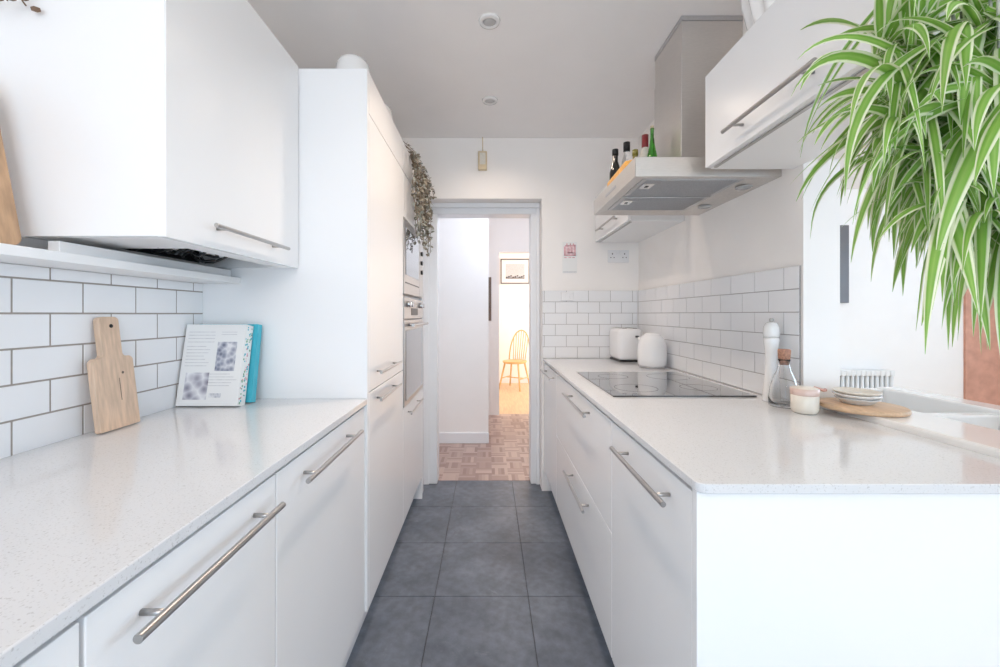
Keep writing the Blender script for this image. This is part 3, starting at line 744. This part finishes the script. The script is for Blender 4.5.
M['photo2'] = photo('printed photo plate', (.16, .15, .20), (.85, .85, .86), (.45, .44, .50), 38)
M['sgreen'] = mat('green print', (.25, .45, .30), .5, noise=.2, scale=60)
book('white cookbook with text and two photos, in front of the teal book', -1.030, -.826, 1.314, .272, .042, 11.0, M['paper'], True, True)
book('teal-covered cookbook standing behind the white cookbook', -1.02, -.812, 1.368, .270, .026, 9.0, M['teal'], False, False)

# wooden board on the ledge
lean2 = Matrix.Rotation(math.radians(-11), 3, 'Y')
p_ = [(.60, 0)] + [(.812-.02+.02*math.cos(a), .02+.02*math.sin(a)) for a in [-PI/2+i*PI/12 for i in range(7)]] + arc(.812-.05, .36-.05, .05, 0, PI/2) + [(.60, .36)]
xb2 = -.952
m = MB().prism([(y, z+1.3672) for y, z in p_], 'X', xb2-.009, xb2+.009, .002, 2, rot=lean2, pivot=(xb2, .7, 1.3672))
tag(m.build('chopping_board', M['wood2']), 'tan wooden board standing on the ledge at the left wall', 'chopping board')
# dried twigs hanging by the left wall
m = MB()
hk = Vector((-XW+.02, .66, 2.02))
for k in range(7):
    e = Vector((-.985+.014*k-.05, .78+.01*k, 1.872+.008*(k % 3)))
    pts = [hk.lerp(e, s)+Vector((.01*math.sin(s*5+k), .01*math.cos(s*4+k), .03*math.sin(s*PI))) for s in [i/8 for i in range(9)]]
    m.tube(pts, .0022, 6, .0014)
t = thing('dried_twig_bunch', 'dry brown twigs hanging at the top left by the wall cabinet', 'dried twigs', hk)
part('twigs', m, M['twig'], t)
m = MB()
for k in range(7):
    e = Vector((-.985+.014*k-.05, .78+.01*k, 1.872+.008*(k % 3)))
    m.sphere(e, .007, 1, (1.5, 1, .8))
part('seed_heads', m, M['twig'], t)
m = MB(); m.tube([(-XW, .66, 2.02), (-XW+.022, .66, 2.02), (-XW+.022, .66, 2.028)], .003, 8); part('hook', m, M['steel'], t)

# things on the tall cabinet
m = MB().lathe([(.066, 0), (.070, .001), (.0695, .004), (.062, .06), (.054, .076), (.040, .086), (0, .088)], (-.522, 1.545, TALL+.0005), 48)
o = m.build('upturned_bowl', M['ceramic']); tag(o, 'upturned white bowl on the tall cabinet, at its front corner', 'bowl', 'upturned bowls on the tall cabinet')
c = copy_tree(o, (.005, .335, 0)); c['label'] = 'upturned white bowl on the tall cabinet, nearer the trailing plant'

# ------------------------------------------------------------------ trailing plant on the tall cabinet
t = thing('trailing_plant', 'dusty trailing plant spilling off the tall cabinet over the microwave', 'plant', (-.60, 2.45, TALL))
part('pot', MB().lathe([(0, 0), (.055, 0), (.07, .11), (.075, .12), (.068, .12), (.06, .095), (0, .095)], (-.60, 2.45, TALL+.0005), 36), M['ceramic'], t)
part('soil', MB().lathe([(0, .094), (.0595, .094), (.0595, .098), (0, .101)], (-.60, 2.45, TALL), 24), M['soil'], t)
rnd = random.Random(11)
ms = MB(); leaves = [bmesh.new(), bmesh.new()]
def small_leaf(bm, p, d, n, L, w):
    d = d.normalized(); s = d.cross(n).normalized(); n = s.cross(d)
    vs = [p, p+d*L*.35+s*w+n*.002, p+d*L*.35-s*w+n*.002, p+d*L*.72+s*w*.8, p+d*L*.72-s*w*.8, p+d*L-n*.003]
    v = [bm.verts.new(q) for q in vs]
    bm.faces.new((v[0], v[1], v[2])); bm.faces.new((v[1], v[3], v[4], v[2])); bm.faces.new((v[3], v[5], v[4]))
for k in range(28):
    y0 = rnd.uniform(2.06, 2.60); ztip = rnd.uniform(1.78, 2.08) if k < 8 else rnd.uniform(1.60, 1.78); xo = rnd.uniform(-.425, -.365)
    P = [Vector((-.60, 2.45, TALL+.11)), Vector((-.54, (2.45+y0)/2, TALL+.06+rnd.uniform(0, .06))), Vector((-.455, y0, TALL+.02)), Vector((xo, y0+rnd.uniform(-.03, .04), TALL-.05))]
    z = TALL-.05; yy = y0; xx = xo
    while z > ztip:
        z -= .05; yy += rnd.uniform(-.015, .02); xx = min(-.34, max(-.425, xx+rnd.uniform(-.012, .014))); P.append(Vector((xx, yy, z)))
    ms.tube(P, .0014, 5)
    for a, b in zip(P[2:], P[3:]):
        for q in range(4):
            p = a.lerp(b, rnd.random()); d = Vector((rnd.uniform(-.3, 1), rnd.uniform(-1, 1), rnd.uniform(-1, .5)))
            if p.x < -.43 and p.z < TALL: p.x = -.428
            bm = leaves[0 if (p.z > 1.78) ^ (rnd.random() < .25) else 1]
            small_leaf(bm, p, d, Vector((rnd.uniform(-.5, .5), rnd.uniform(-1, 0), .7)), rnd.uniform(.018, .034), rnd.uniform(.006, .011))
part('stems', ms, M['stem'], t)
for bm, mm, lab in ((leaves[0], M['tleaf'], 'browner upper leaves'), (leaves[1], M['tleaf2'], 'paler sage lower leaves')):
    m = MB(); m._merge(bm); o = part('foliage', m, mm, t, lab); o['kind'] = 'stuff'

# ------------------------------------------------------------------ spider plant
PX, PY, PZ = .70, .47, 1.70
t = thing('spider_plant', 'lush hanging plant with green and cream striped arching leaves', 'plant', (PX, PY, PZ))
part('pot', MB().lathe([(0, 0), (.055, 0), (.062, .006), (.085, .11), (.09, .125), (.082, .125), (.076, .10), (0, .10)], (PX, PY, PZ), 40), M['ceramic'], t)
part('soil', MB().lathe([(0, .099), (.0755, .099), (.0755, .104), (0, .108)], (PX, PY, PZ), 30), M['soil'], t)
m = MB()
for k in range(3):
    a = 2*PI*k/3+.3; m.tube([(PX+.087*math.cos(a), PY+.087*math.sin(a), PZ+.12), (PX+.05*math.cos(a), PY+.05*math.sin(a), PZ+.33), (PX, PY, PZ+.52)], .002, 6)
m.tube([(PX, PY, PZ+.51), (PX, PY, ZC)], .003, 6)
part('hanging_cord', m, M['rope'], t)
rnd = random.Random(21)
lb = bmesh.new(); uvl = lb.loops.layers.uv.new('UVMap')
def proj(p): return CX+p.x*F/p.y, CY-(p.z-H)*F/p.y
quota = [34, 26]
LN = 14
def leaf_path(p0, az, el, L, droop):
    p = Vector(p0); ds = L/LN; pts = []; e = el
    for i in range(LN+1):
        pts.append((Vector(p), e))
        p = p+Vector((math.cos(az)*math.cos(e), math.sin(az)*math.cos(e), math.sin(e)))*ds
        e = max(-1.5, e-droop*(.35+1.1*i/LN)*(math.cos(e)*.9+.18)/LN)
    return pts
def leaf(p0, az, el, L, w, droop, twist=0, roll=0, free=False):
    N = LN; pts = leaf_path(p0, az, el, L, droop)
    for q, _ in pts:
        if q.y > .715 and q.z > 1.70 and q.x > .66: return False
        if q.y < .36: return False
    if free: return leaf_mesh(pts, az, w, twist, roll)
    sparse = low = False
    for q, _ in pts:
        if q.y < .40: return False
        u, v = proj(q)
        if u < 788 or v > 388: return False
        if u < 872:
            sparse = True
            if v > 235 or v < -5: return False
        if v > 255+max(0, u-880)*.42:
            low = True
            if u < 885 or (u < 930 and v > 300+(u-885)*1.4): return False
    if sparse:
        if quota[0] <= 0: return False
        quota[0] -= 1
    if low:
        if quota[1] <= 0: return False
        quota[1] -= 1
    return leaf_mesh(pts, az, w, twist, roll)
def leaf_mesh(pts, az, w, twist, roll):
    N = LN
    rows = []
    for i, (q, e) in enumerate(pts):
        s = i/N; ww = w*(.45+.55*min(1, s/.3))*(1 if s < .45 else max(.03, 1-((s-.45)/.55)**1.7))
        d = Vector((math.cos(az)*math.cos(e), math.sin(az)*math.cos(e), math.sin(e)))
        a = az+PI/2; side = Vector((math.cos(a), math.sin(a), 0))
        side = (Matrix.Rotation(roll+twist*s, 3, d) @ side)
        n = side.cross(d)
        rows.append([(lb.verts.new(q+side*ww*f+n*h*ww), (f+1)/2, s) for f, h in ((-1, .22), (-.5, .06), (0, -.08), (.5, .06), (1, .22))])
    for A, B in zip(rows, rows[1:]):
        for k in range(4):
            c = (A[k], A[k+1], B[k+1], B[k]); f = lb.faces.new([x[0] for x in c]); f.smooth = True
            for lp, x in zip(f.loops, c): lp[uvl].uv = (x[1], x[2])
    return True
centres = [  # (point, leaves, length range, spread, start elevation, droop): main crown, then plantlets hanging below it
    ((PX, PY, PZ+.11), 110, .28, .46, .05, (-.2, 1.2), (1.2, 3.6)),
    ((.552, .52, 1.520), 80, .12, .27, .02, (-1.0, 1.2), (.5, 2.6)),
    ((.600, .50, 1.405), 80, .12, .26, .02, (-1.1, 1.2), (.5, 2.6)),
    ((.590, .47, 1.575), 80, .12, .28, .02, (-1.0, 1.2), (.5, 2.6)),
    ((.650, .52, 1.475), 80, .12, .28, .02, (-1.0, 1.2), (.5, 2.6)),
    ((.545, .54, 1.590), 75, .11, .25, .02, (-1.0, 1.2), (.5, 2.6)),
    ((.645, .50, 1.350), 65, .12, .26, .02, (-1.2, 1.1), (.5, 2.4)),
    ((.600, .56, 1.470), 70, .12, .26, .02, (-1.0, 1.2), (.5, 2.6)),
    ((.690, .55, 1.540), 60, .12, .28, .02, (-1.0, 1.2), (.5, 2.6)),
    ((.575, .45, 1.480), 60, .12, .24, .02, (-1.0, 1.2), (.5, 2.6)),
]
mr = MB()
for ci, (c, n, l0, l1, sp, er, dr) in enumerate(centres):
    c = Vector(c); made = 0; tries = 0
    while made < n and tries < n*20:
        tries += 1
        az = rnd.uniform(0, 2*PI)
        o = c+Vector((rnd.gauss(0, sp*.6), rnd.gauss(0, sp*.6), rnd.uniform(-.012, .012)))
        if leaf(o, az, rnd.uniform(*er), rnd.uniform(l0, l1), rnd.uniform(.0042, .0088), rnd.uniform(*dr), rnd.uniform(-1.1, 1.1), rnd.uniform(-.7, .7)): made += 1
    if ci:
        a = Vector((PX, PY, PZ+.115)); d = Vector((c.x-PX, c.y-PY, 0)); d = d.normalized()*.10 if d.length > .001 else Vector((.1, 0, 0))
        mr.tube([a, a+d*.6+Vector((0, 0, .05)), a+d*1.05+Vector((0, 0, .03)), (a+d*1.15).lerp(c, .5)+d*.1, c+Vector((0, 0, .02)), c], .0016, 6)
for (tu, tv) in ((793, 192), (803, 228), (822, 122), (800, 205), (872, 262), (877, 240), (858, 215), (842, 190), (908, 292), (933, 352), (965, 384), (950, 330), (1003, 357), (985, 302), (882, 284), (918, 318), (944, 300), (972, 336), (795, 5), (832, 40), (1012, 380), (900, 262), (925, 275)):
    best = None
    for k in range(500):
        c = Vector(rnd.choice(centres[1:])[0]); az = rnd.uniform(0, 2*PI); el = rnd.uniform(-.6, 1.1); L = rnd.uniform(.16, .34); dr = rnd.uniform(1.0, 3.4)
        pts = leaf_path(c, az, el, L, dr); tip = pts[-1][0]
        if tip.y < .4 or min(q.y for q, _ in pts) < .38 or max(q.y for q, _ in pts) > .70: continue
        u, v = proj(tip); d = (u-tu)**2+(v-tv)**2
        if best is None or d < best[0]: best = (d, c, az, el, L, dr)
    if best: leaf(best[1], best[2], best[3], best[4], rnd.uniform(.0065, .0095), best[5], rnd.uniform(-.8, .8), rnd.uniform(-.5, .5), True)
part('runner_stems', mr, M['tleaf2'], t)
me_m = MB(); me_m.bm.free(); me_m.bm = lb
o = part('foliage', me_m, M['leaf'], t); o['kind'] = 'stuff'

# ------------------------------------------------------------------ far wall items
X = lambda px, Y: (px-CX)*Y/F
Z = lambda py, Y: H-(py-CY)*Y/F
t = thing('wall_calendar', 'small white calendar sheet with pink print on the far wall', 'calendar', (X(569.5, YB), YB, 1.5))
part('sheet', box((X(562.3, YB), YB-.004, Z(273, YB)), (X(577, YB), YB-.001, Z(242, YB)), .0008), M['paper'], t)
m = MB(); xa, xb_, za, zb_ = X(563.8, YB), X(575.6, YB), Z(256, YB), Z(243.6, YB)
def q(u0, u1, v0, v1): m.box((xa+(xb_-xa)*u0, YB-.0052, za+(zb_-za)*v0), (xa+(xb_-xa)*u1, YB-.0038, za+(zb_-za)*v1))
q(0, .14, 0, .75); q(.86, 1, 0, .9); q(0, 1, 0, .10); q(.25, .75, .20, .32); q(.3, .42, .2, .62); q(.6, .72, .2, .7); q(.1, .9, .78, .86); q(.2, .3, .7, 1); q(.5, .6, .7, 1); q(.75, .85, .8, 1); q(.44, .56, .42, .54)
part('pink_print', m, M['pink'], t)
m = MB(); q(.0, 1, .1, .78); bmesh.ops.translate(m.bm, verts=m.bm.verts, vec=(0, .0009, 0)); part('pink_ground', m, M['palepink'], t)
m = MB()
for u in (.02, .38, .70): q(u, u+.24, -.16, -.10)
part('date_marks', m, M['pink'], t)
part('bottom_edge', box((X(563, YB), YB-.0052, Z(272.4, YB)), (X(576.4, YB), YB-.0038, Z(271.6, YB))), M['ink'], t)

def socket(label, xc, yf, zc):
    t = thing('wall_socket', label, 'socket', (xc, yf, zc), 'double sockets on the far wall')
    part('plate', box((xc-.073, yf-.011, zc-.043), (xc+.073, yf-.0005, zc+.043), .004, seg=3), M['white_plastic'], t)
    for s in (-1, 1):
        part('switch', box((xc+s*.012-.006, yf-.015, zc+.014), (xc+s*.012+.006, yf-.010, zc+.034), .002), M['white_plastic'], t)
        m = MB()
        m.box((xc+s*.042-.0035, yf-.0118, zc+.012), (xc+s*.042+.0035, yf-.0105, zc+.022)); m.box((xc+s*.042-.015, yf-.0118, zc-.012), (xc+s*.042-.008, yf-.0105, zc-.006)); m.box((xc+s*.042+.008, yf-.0118, zc-.012), (xc+s*.042+.015, yf-.0105, zc-.006))
        part('pin_holes', m, M['tvgrey'], t)
    return t
socket('white double socket high on the far wall below the corner cabinet', X(618, YB), YB, Z(256.5, YB))
xc, yf, zc = X(567, YB), YB-.0075, Z(296.5, YB)
t = thing('wall_switch', 'white switch plate on the top row of far wall tiles', 'switch', (xc, yf, zc))
part('plate', box((xc-.043, yf-.009, zc-.030), (xc+.043, yf-.0005, zc+.030), .003), M['white_plastic'], t)
for s in (-1, 1): part('rocker', box((xc+s*.018-.007, yf-.013, zc-.012), (xc+s*.018+.007, yf-.008, zc+.012), .002), M['white_plastic'], t)

xc = X(482.7, YB)
t = thing('pull_switch', 'cream pull switch hanging by a cord above the doorway', 'switch', (xc, YB, Z(172, YB)))
part('body', box((xc-.032, YB-.03, Z(171, YB)), (xc+.030, YB-.001, Z(152.5, YB)), .006, seg=3), M['cordbeige'], t)
part('faceplate', box((xc-.020, YB-.034, Z(166, YB)), (xc+.020, YB-.029, Z(154.5, YB)), .004), M['label'], t)
m = MB(); m.tube([(xc, YB-.012, Z(152.5, YB)), (xc, YB-.012, ZC)], .0028, 8); part('cord', m, M['cordbeige'], t)

# downlights
Yd = F*(ZC-H)/(CY-20.5)
t = thing('ceiling_light', 'recessed ceiling spotlight, the nearer of the two', 'ceiling light', (.004, Yd, ZC-.012), 'recessed ceiling spotlights')
part('bezel', MB().lathe([(.026, .010), (.030, .000), (.043, .004), (.045, .0118), (.026, .0118)], (.004, Yd, ZC-.012), 40), M['ceramic'], t)
part('lens', MB().lathe([(0, .004), (.020, .003), (.027, .007), (.027, .0116), (0, .0116)], (.004, Yd, ZC-.012), 32), M['lamp'], t, 'grey lens')
Yd2 = F*(ZC-H)/(CY-100)
c = copy_tree(t, (.004, Yd2-Yd, 0)); c['label'] = 'recessed ceiling spotlight, the farther one near the doorway'

# ------------------------------------------------------------------ hall and far room
t = thing('wall_picture', 'brown edged frame on the hall wall seen past the doorway', 'picture', (-.14, 4.88, 1.147))
part('frame', box((-.32, 4.858, 1.150), (.034, 4.879, 1.68), .003), M['brownwood'], t)
part('print', box((-.29, 4.855, 1.18), (.0, 4.859, 1.65), .001), M['paper'], t)
Yf = 7.15
t = thing('framed_picture', 'framed landscape print on the far room wall above the chair', 'picture', (X(515, Yf), Yf, Z(284, Yf)))
fx0, fx1, fz0, fz1 = X(500.6, Yf), X(529.6, Yf), Z(283.8, Yf), Z(259, Yf)
m = MB(); w = .018
m.box((fx0, Yf-.022, fz0), (fx1, Yf-.001, fz0+w), .002); m.box((fx0, Yf-.022, fz1-w), (fx1, Yf-.001, fz1), .002); m.box((fx0, Yf-.022, fz0), (fx0+w, Yf-.001, fz1), .002); m.box((fx1-w, Yf-.022, fz0), (fx1, Yf-.001, fz1), .002)
part('frame', m, M['tvgrey'], t)
part('mount', box((fx0+w, Yf-.012, fz0+w), (fx1-w, Yf-.002, fz1-w)), M['paper'], t)
part('print', box((fx0+.09, Yf-.014, fz0+.09), (fx1-.09, Yf-.011, fz1-.09)), M['ink'], t)
m = MB()
for k in range(9):
    u = fx0+.11+k*.038; m.sphere((u, Yf-.0145, fz0+.115+.012*(k % 3)), .02, 1, (1, .05, .8))
m.box((fx0+.09, Yf-.0152, fz0+.09), (fx1-.09, Yf-.0138, fz0+.112))
part('printed_trees', m, M['tvgrey'], t)

# windsor chair
cxx, cyy = .435, 6.62
t = thing('windsor_chair', 'honey coloured spindle back wooden chair in the far room', 'chair', (cxx, cyy, 0))
th0 = math.radians(240)          # the way the seat faces: left and a little to the viewer
fw = Vector((math.cos(th0), math.sin(th0), 0)); sd = Vector((-fw.y, fw.x, 0)); O3 = Vector((cxx, cyy, 0))
th_ = lambda f, s, z: O3+fw*f+sd*s+Vector((0, 0, z))
m = MB(); tb = bmesh.new(); ring = [[], []]
for lvl, z in enumerate((.425, .46)):
    for k in range(28):
        a = 2*PI*k/28; r = .21*(1+.06*math.cos(2*a)); ring[lvl].append(tb.verts.new(th_(r*math.cos(a)*(1 if lvl else .95), r*math.sin(a)*(1 if lvl else .95), z)))
tb.faces.new(ring[0]); tb.faces.new(ring[1])
for k in range(28): tb.faces.new((ring[0][k], ring[0][(k+1) % 28], ring[1][(k+1) % 28], ring[1][k]))
bmesh.ops.recalc_face_normals(tb, faces=tb.faces); bmesh.ops.bevel(tb, geom=[e for e in tb.edges if len(e.link_faces) == 2 and any(len(f.verts) > 4 for f in e.link_faces)], offset=.008, segments=2, affect='EDGES')
m._merge(tb); part('seat', m, M['chairwood'], t)
hoop = [th_(-.17-.10*math.sin(a)*.9, -.19*math.cos(a)*(1 if a else 1), .455+.50*math.sin(a)**.8) for a in [i*PI/20 for i in range(21)]]
m = MB(); m.tube(hoop, .011, 10); part('back_hoop', m, M['chairwood'], t)
for k in range(7):
    s = -.135+.045*k; c_ = -s/.19; a = math.acos(max(-1, min(1, c_)))
    m = MB(); m.tube([th_(-.165, s*.8, .455), th_(-.17-.09*math.sin(a), s, .455+.50*math.sin(a)**.8)], .0065, 8); part('spindle', m, M['chairwood'], t)
feet = []
for f, s in ((1, 1), (1, -1), (-1, 1), (-1, -1)):
    a = th_(f*.12, s*.12, .43); b = th_(f*.20, s*.19, 0.0); feet.append((a, b))
    m = MB(); m.tube([a, a.lerp(b, .3), a.lerp(b, .55), b], .0165, 10, .012); part('leg', m, M['chairwood'], t)
mids = [a.lerp(b, .58) for a, b in feet]
for i, j in ((0, 2), (1, 3)):
    m = MB(); m.tube([mids[i], mids[j]], .009, 8); part('stretcher', m, M['chairwood'], t)
m = MB(); m.tube([(mids[0]+mids[2])/2, (mids[1]+mids[3])/2], .009, 8); part('stretcher', m, M['chairwood'], t)

# ------------------------------------------------------------------ dining room: radiator, picture edge
Yr = 3.85
t = thing('radiator', 'white column radiator on the dining room wall', 'radiator', (3.45, Yr, 0))
xr1 = X(890, Yr); n = 22; pitch = .0465
zt, zb = Z(370, Yr), .12
for k in range(n):
    x = xr1-.02-k*pitch; m = MB()
    for y in (Yr-.03, Yr+.03): m.tube([(x, y, zb+.03), (x, y, zt-.03)], .0165, 12)
    m.box((x-.0230, Yr-.05, zt-.050), (x+.0230, Yr+.05, zt), .006, seg=2); m.box((x-.0230, Yr-.05, zb), (x+.0230, Yr+.05, zb+.045), .006, seg=2)
    part('column', m, M['radiator'], t)
m = MB(); xl = xr1-.02-(n-1)*pitch
for x in (xr1-.07, xl+.05): m.box((x-.012, Yr-.03, 0), (x+.012, Yr+.03, zb+.01), .004)
part('foot', m, M['radiator'], t)
Yp = YD
t = thing('dining_picture', 'dark edged picture on the dining room wall above the radiator', 'picture', (3.1, Yp, Z(303, Yp)))
px1 = X(845.5, Yp)
part('frame', box((px1-.72, Yp-.04, Z(303, Yp)), (px1, Yp-.001, Z(226, Yp)), .003), M['tvgrey'], t)
part('print', box((px1-.65, Yp-.043, Z(298, Yp)), (px1-.10, Yp-.039, Z(231, Yp)), .001), M['ink'], t)

# ------------------------------------------------------------------ light
def area(name, loc, rot, sx, sy, power, col):
    l = bpy.data.lights.new(name, 'AREA'); l.shape = 'RECTANGLE'; l.size = sx; l.size_y = sy; l.energy = power; l.color = col
    o = bpy.data.objects.new(name, l); COL.objects.link(o); o.location = loc; o.rotation_euler = rot
    return o
SKY = (.54, .77, 1.0)
area('daylight_kitchen_window', (.02, YN-.15, 1.2), (PI/2, 0, 0), 1.8, 2.1, 6.6, SKY)
area('daylight_dining_window', (3.15, YN-.15, 1.3), (PI/2, 0, 0), 2.9, 2.0, 8, SKY)
area('daylight_side_window', (XD+.15, 1.4, 1.5), (PI/2, 0, PI/2), 2.4, 1.4, 24, SKY)
def lamp(name, loc, power, col, r=.08):
    l = bpy.data.lights.new(name, 'POINT'); l.energy = power; l.color = col; l.shadow_soft_size = r
    o = bpy.data.objects.new(name, l); COL.objects.link(o); o.location = loc
def spot(name, loc, power, col, cone=128):
    l = bpy.data.lights.new(name, 'SPOT'); l.energy = power; l.color = col; l.shadow_soft_size = .05; l.spot_size = math.radians(cone); l.spot_blend = 1
    o = bpy.data.objects.new(name, l); COL.objects.link(o); o.location = loc
WARM = (1, .82, .67)
lamp('room_fill', (.1, -1.25, 1.95), 10, WARM, .2)  # added warm fill behind the camera; no pendant hangs there
spot('downlight_fill_near', (.004, Yd, ZC-.02), 22, WARM)  # added fill; the nearer ceiling fixture itself looks off
spot('downlight_fill_far', (.008, Yd2, ZC-.02), 9, WARM, 156)  # fill added at the farther unlit fixture to lift the far wall
spot('ceiling_fill_behind', (.004, 2*Yd-Yd2, ZC-.02), 4, WARM)  # unseen extra spot continuing the row, added to brighten the kitchen
lamp('hall_fill', (.45, 3.5, 2.2), 6.5, (.70, .82, 1.0))  # added cool fill; no lamp is seen in the hall
area('far_room_fill', (2.35, 6.0, 1.5), (PI/2, 0, PI/2), 1.6, 1.6, 20, (1, .97, .92))  # added panel against the blank wall, standing in for window light
w = bpy.data.worlds.new('sky'); scene.world = w; w.use_nodes = True
bg = w.node_tree.nodes['Background']; bg.inputs['Color'].default_value = (.70, .85, 1.0, 1); bg.inputs['Strength'].default_value = 1.0
scene.cycles.max_bounces = 16; scene.cycles.diffuse_bounces = 10; scene.cycles.glossy_bounces = 6; scene.cycles.transmission_bounces = 10

# ------------------------------------------------------------------ camera and colour
cam = bpy.data.cameras.new('camera'); co = bpy.data.objects.new('camera', cam); COL.objects.link(co)
co.location = (0, 0, H); co.rotation_euler = (PI/2, 0, 0)
cam.sensor_width = 36; cam.sensor_fit = 'HORIZONTAL'; cam.lens = F*36/1000
cam.shift_x = (500-CX)/1000; cam.shift_y = -(333.5-CY)/1000; cam.clip_start = .02
scene.camera = co
vs = scene.view_settings
vs.view_transform = 'Standard'; vs.look = 'None'; vs.gamma = 1; vs.use_curve_mapping = False; vs.exposure = 1.22
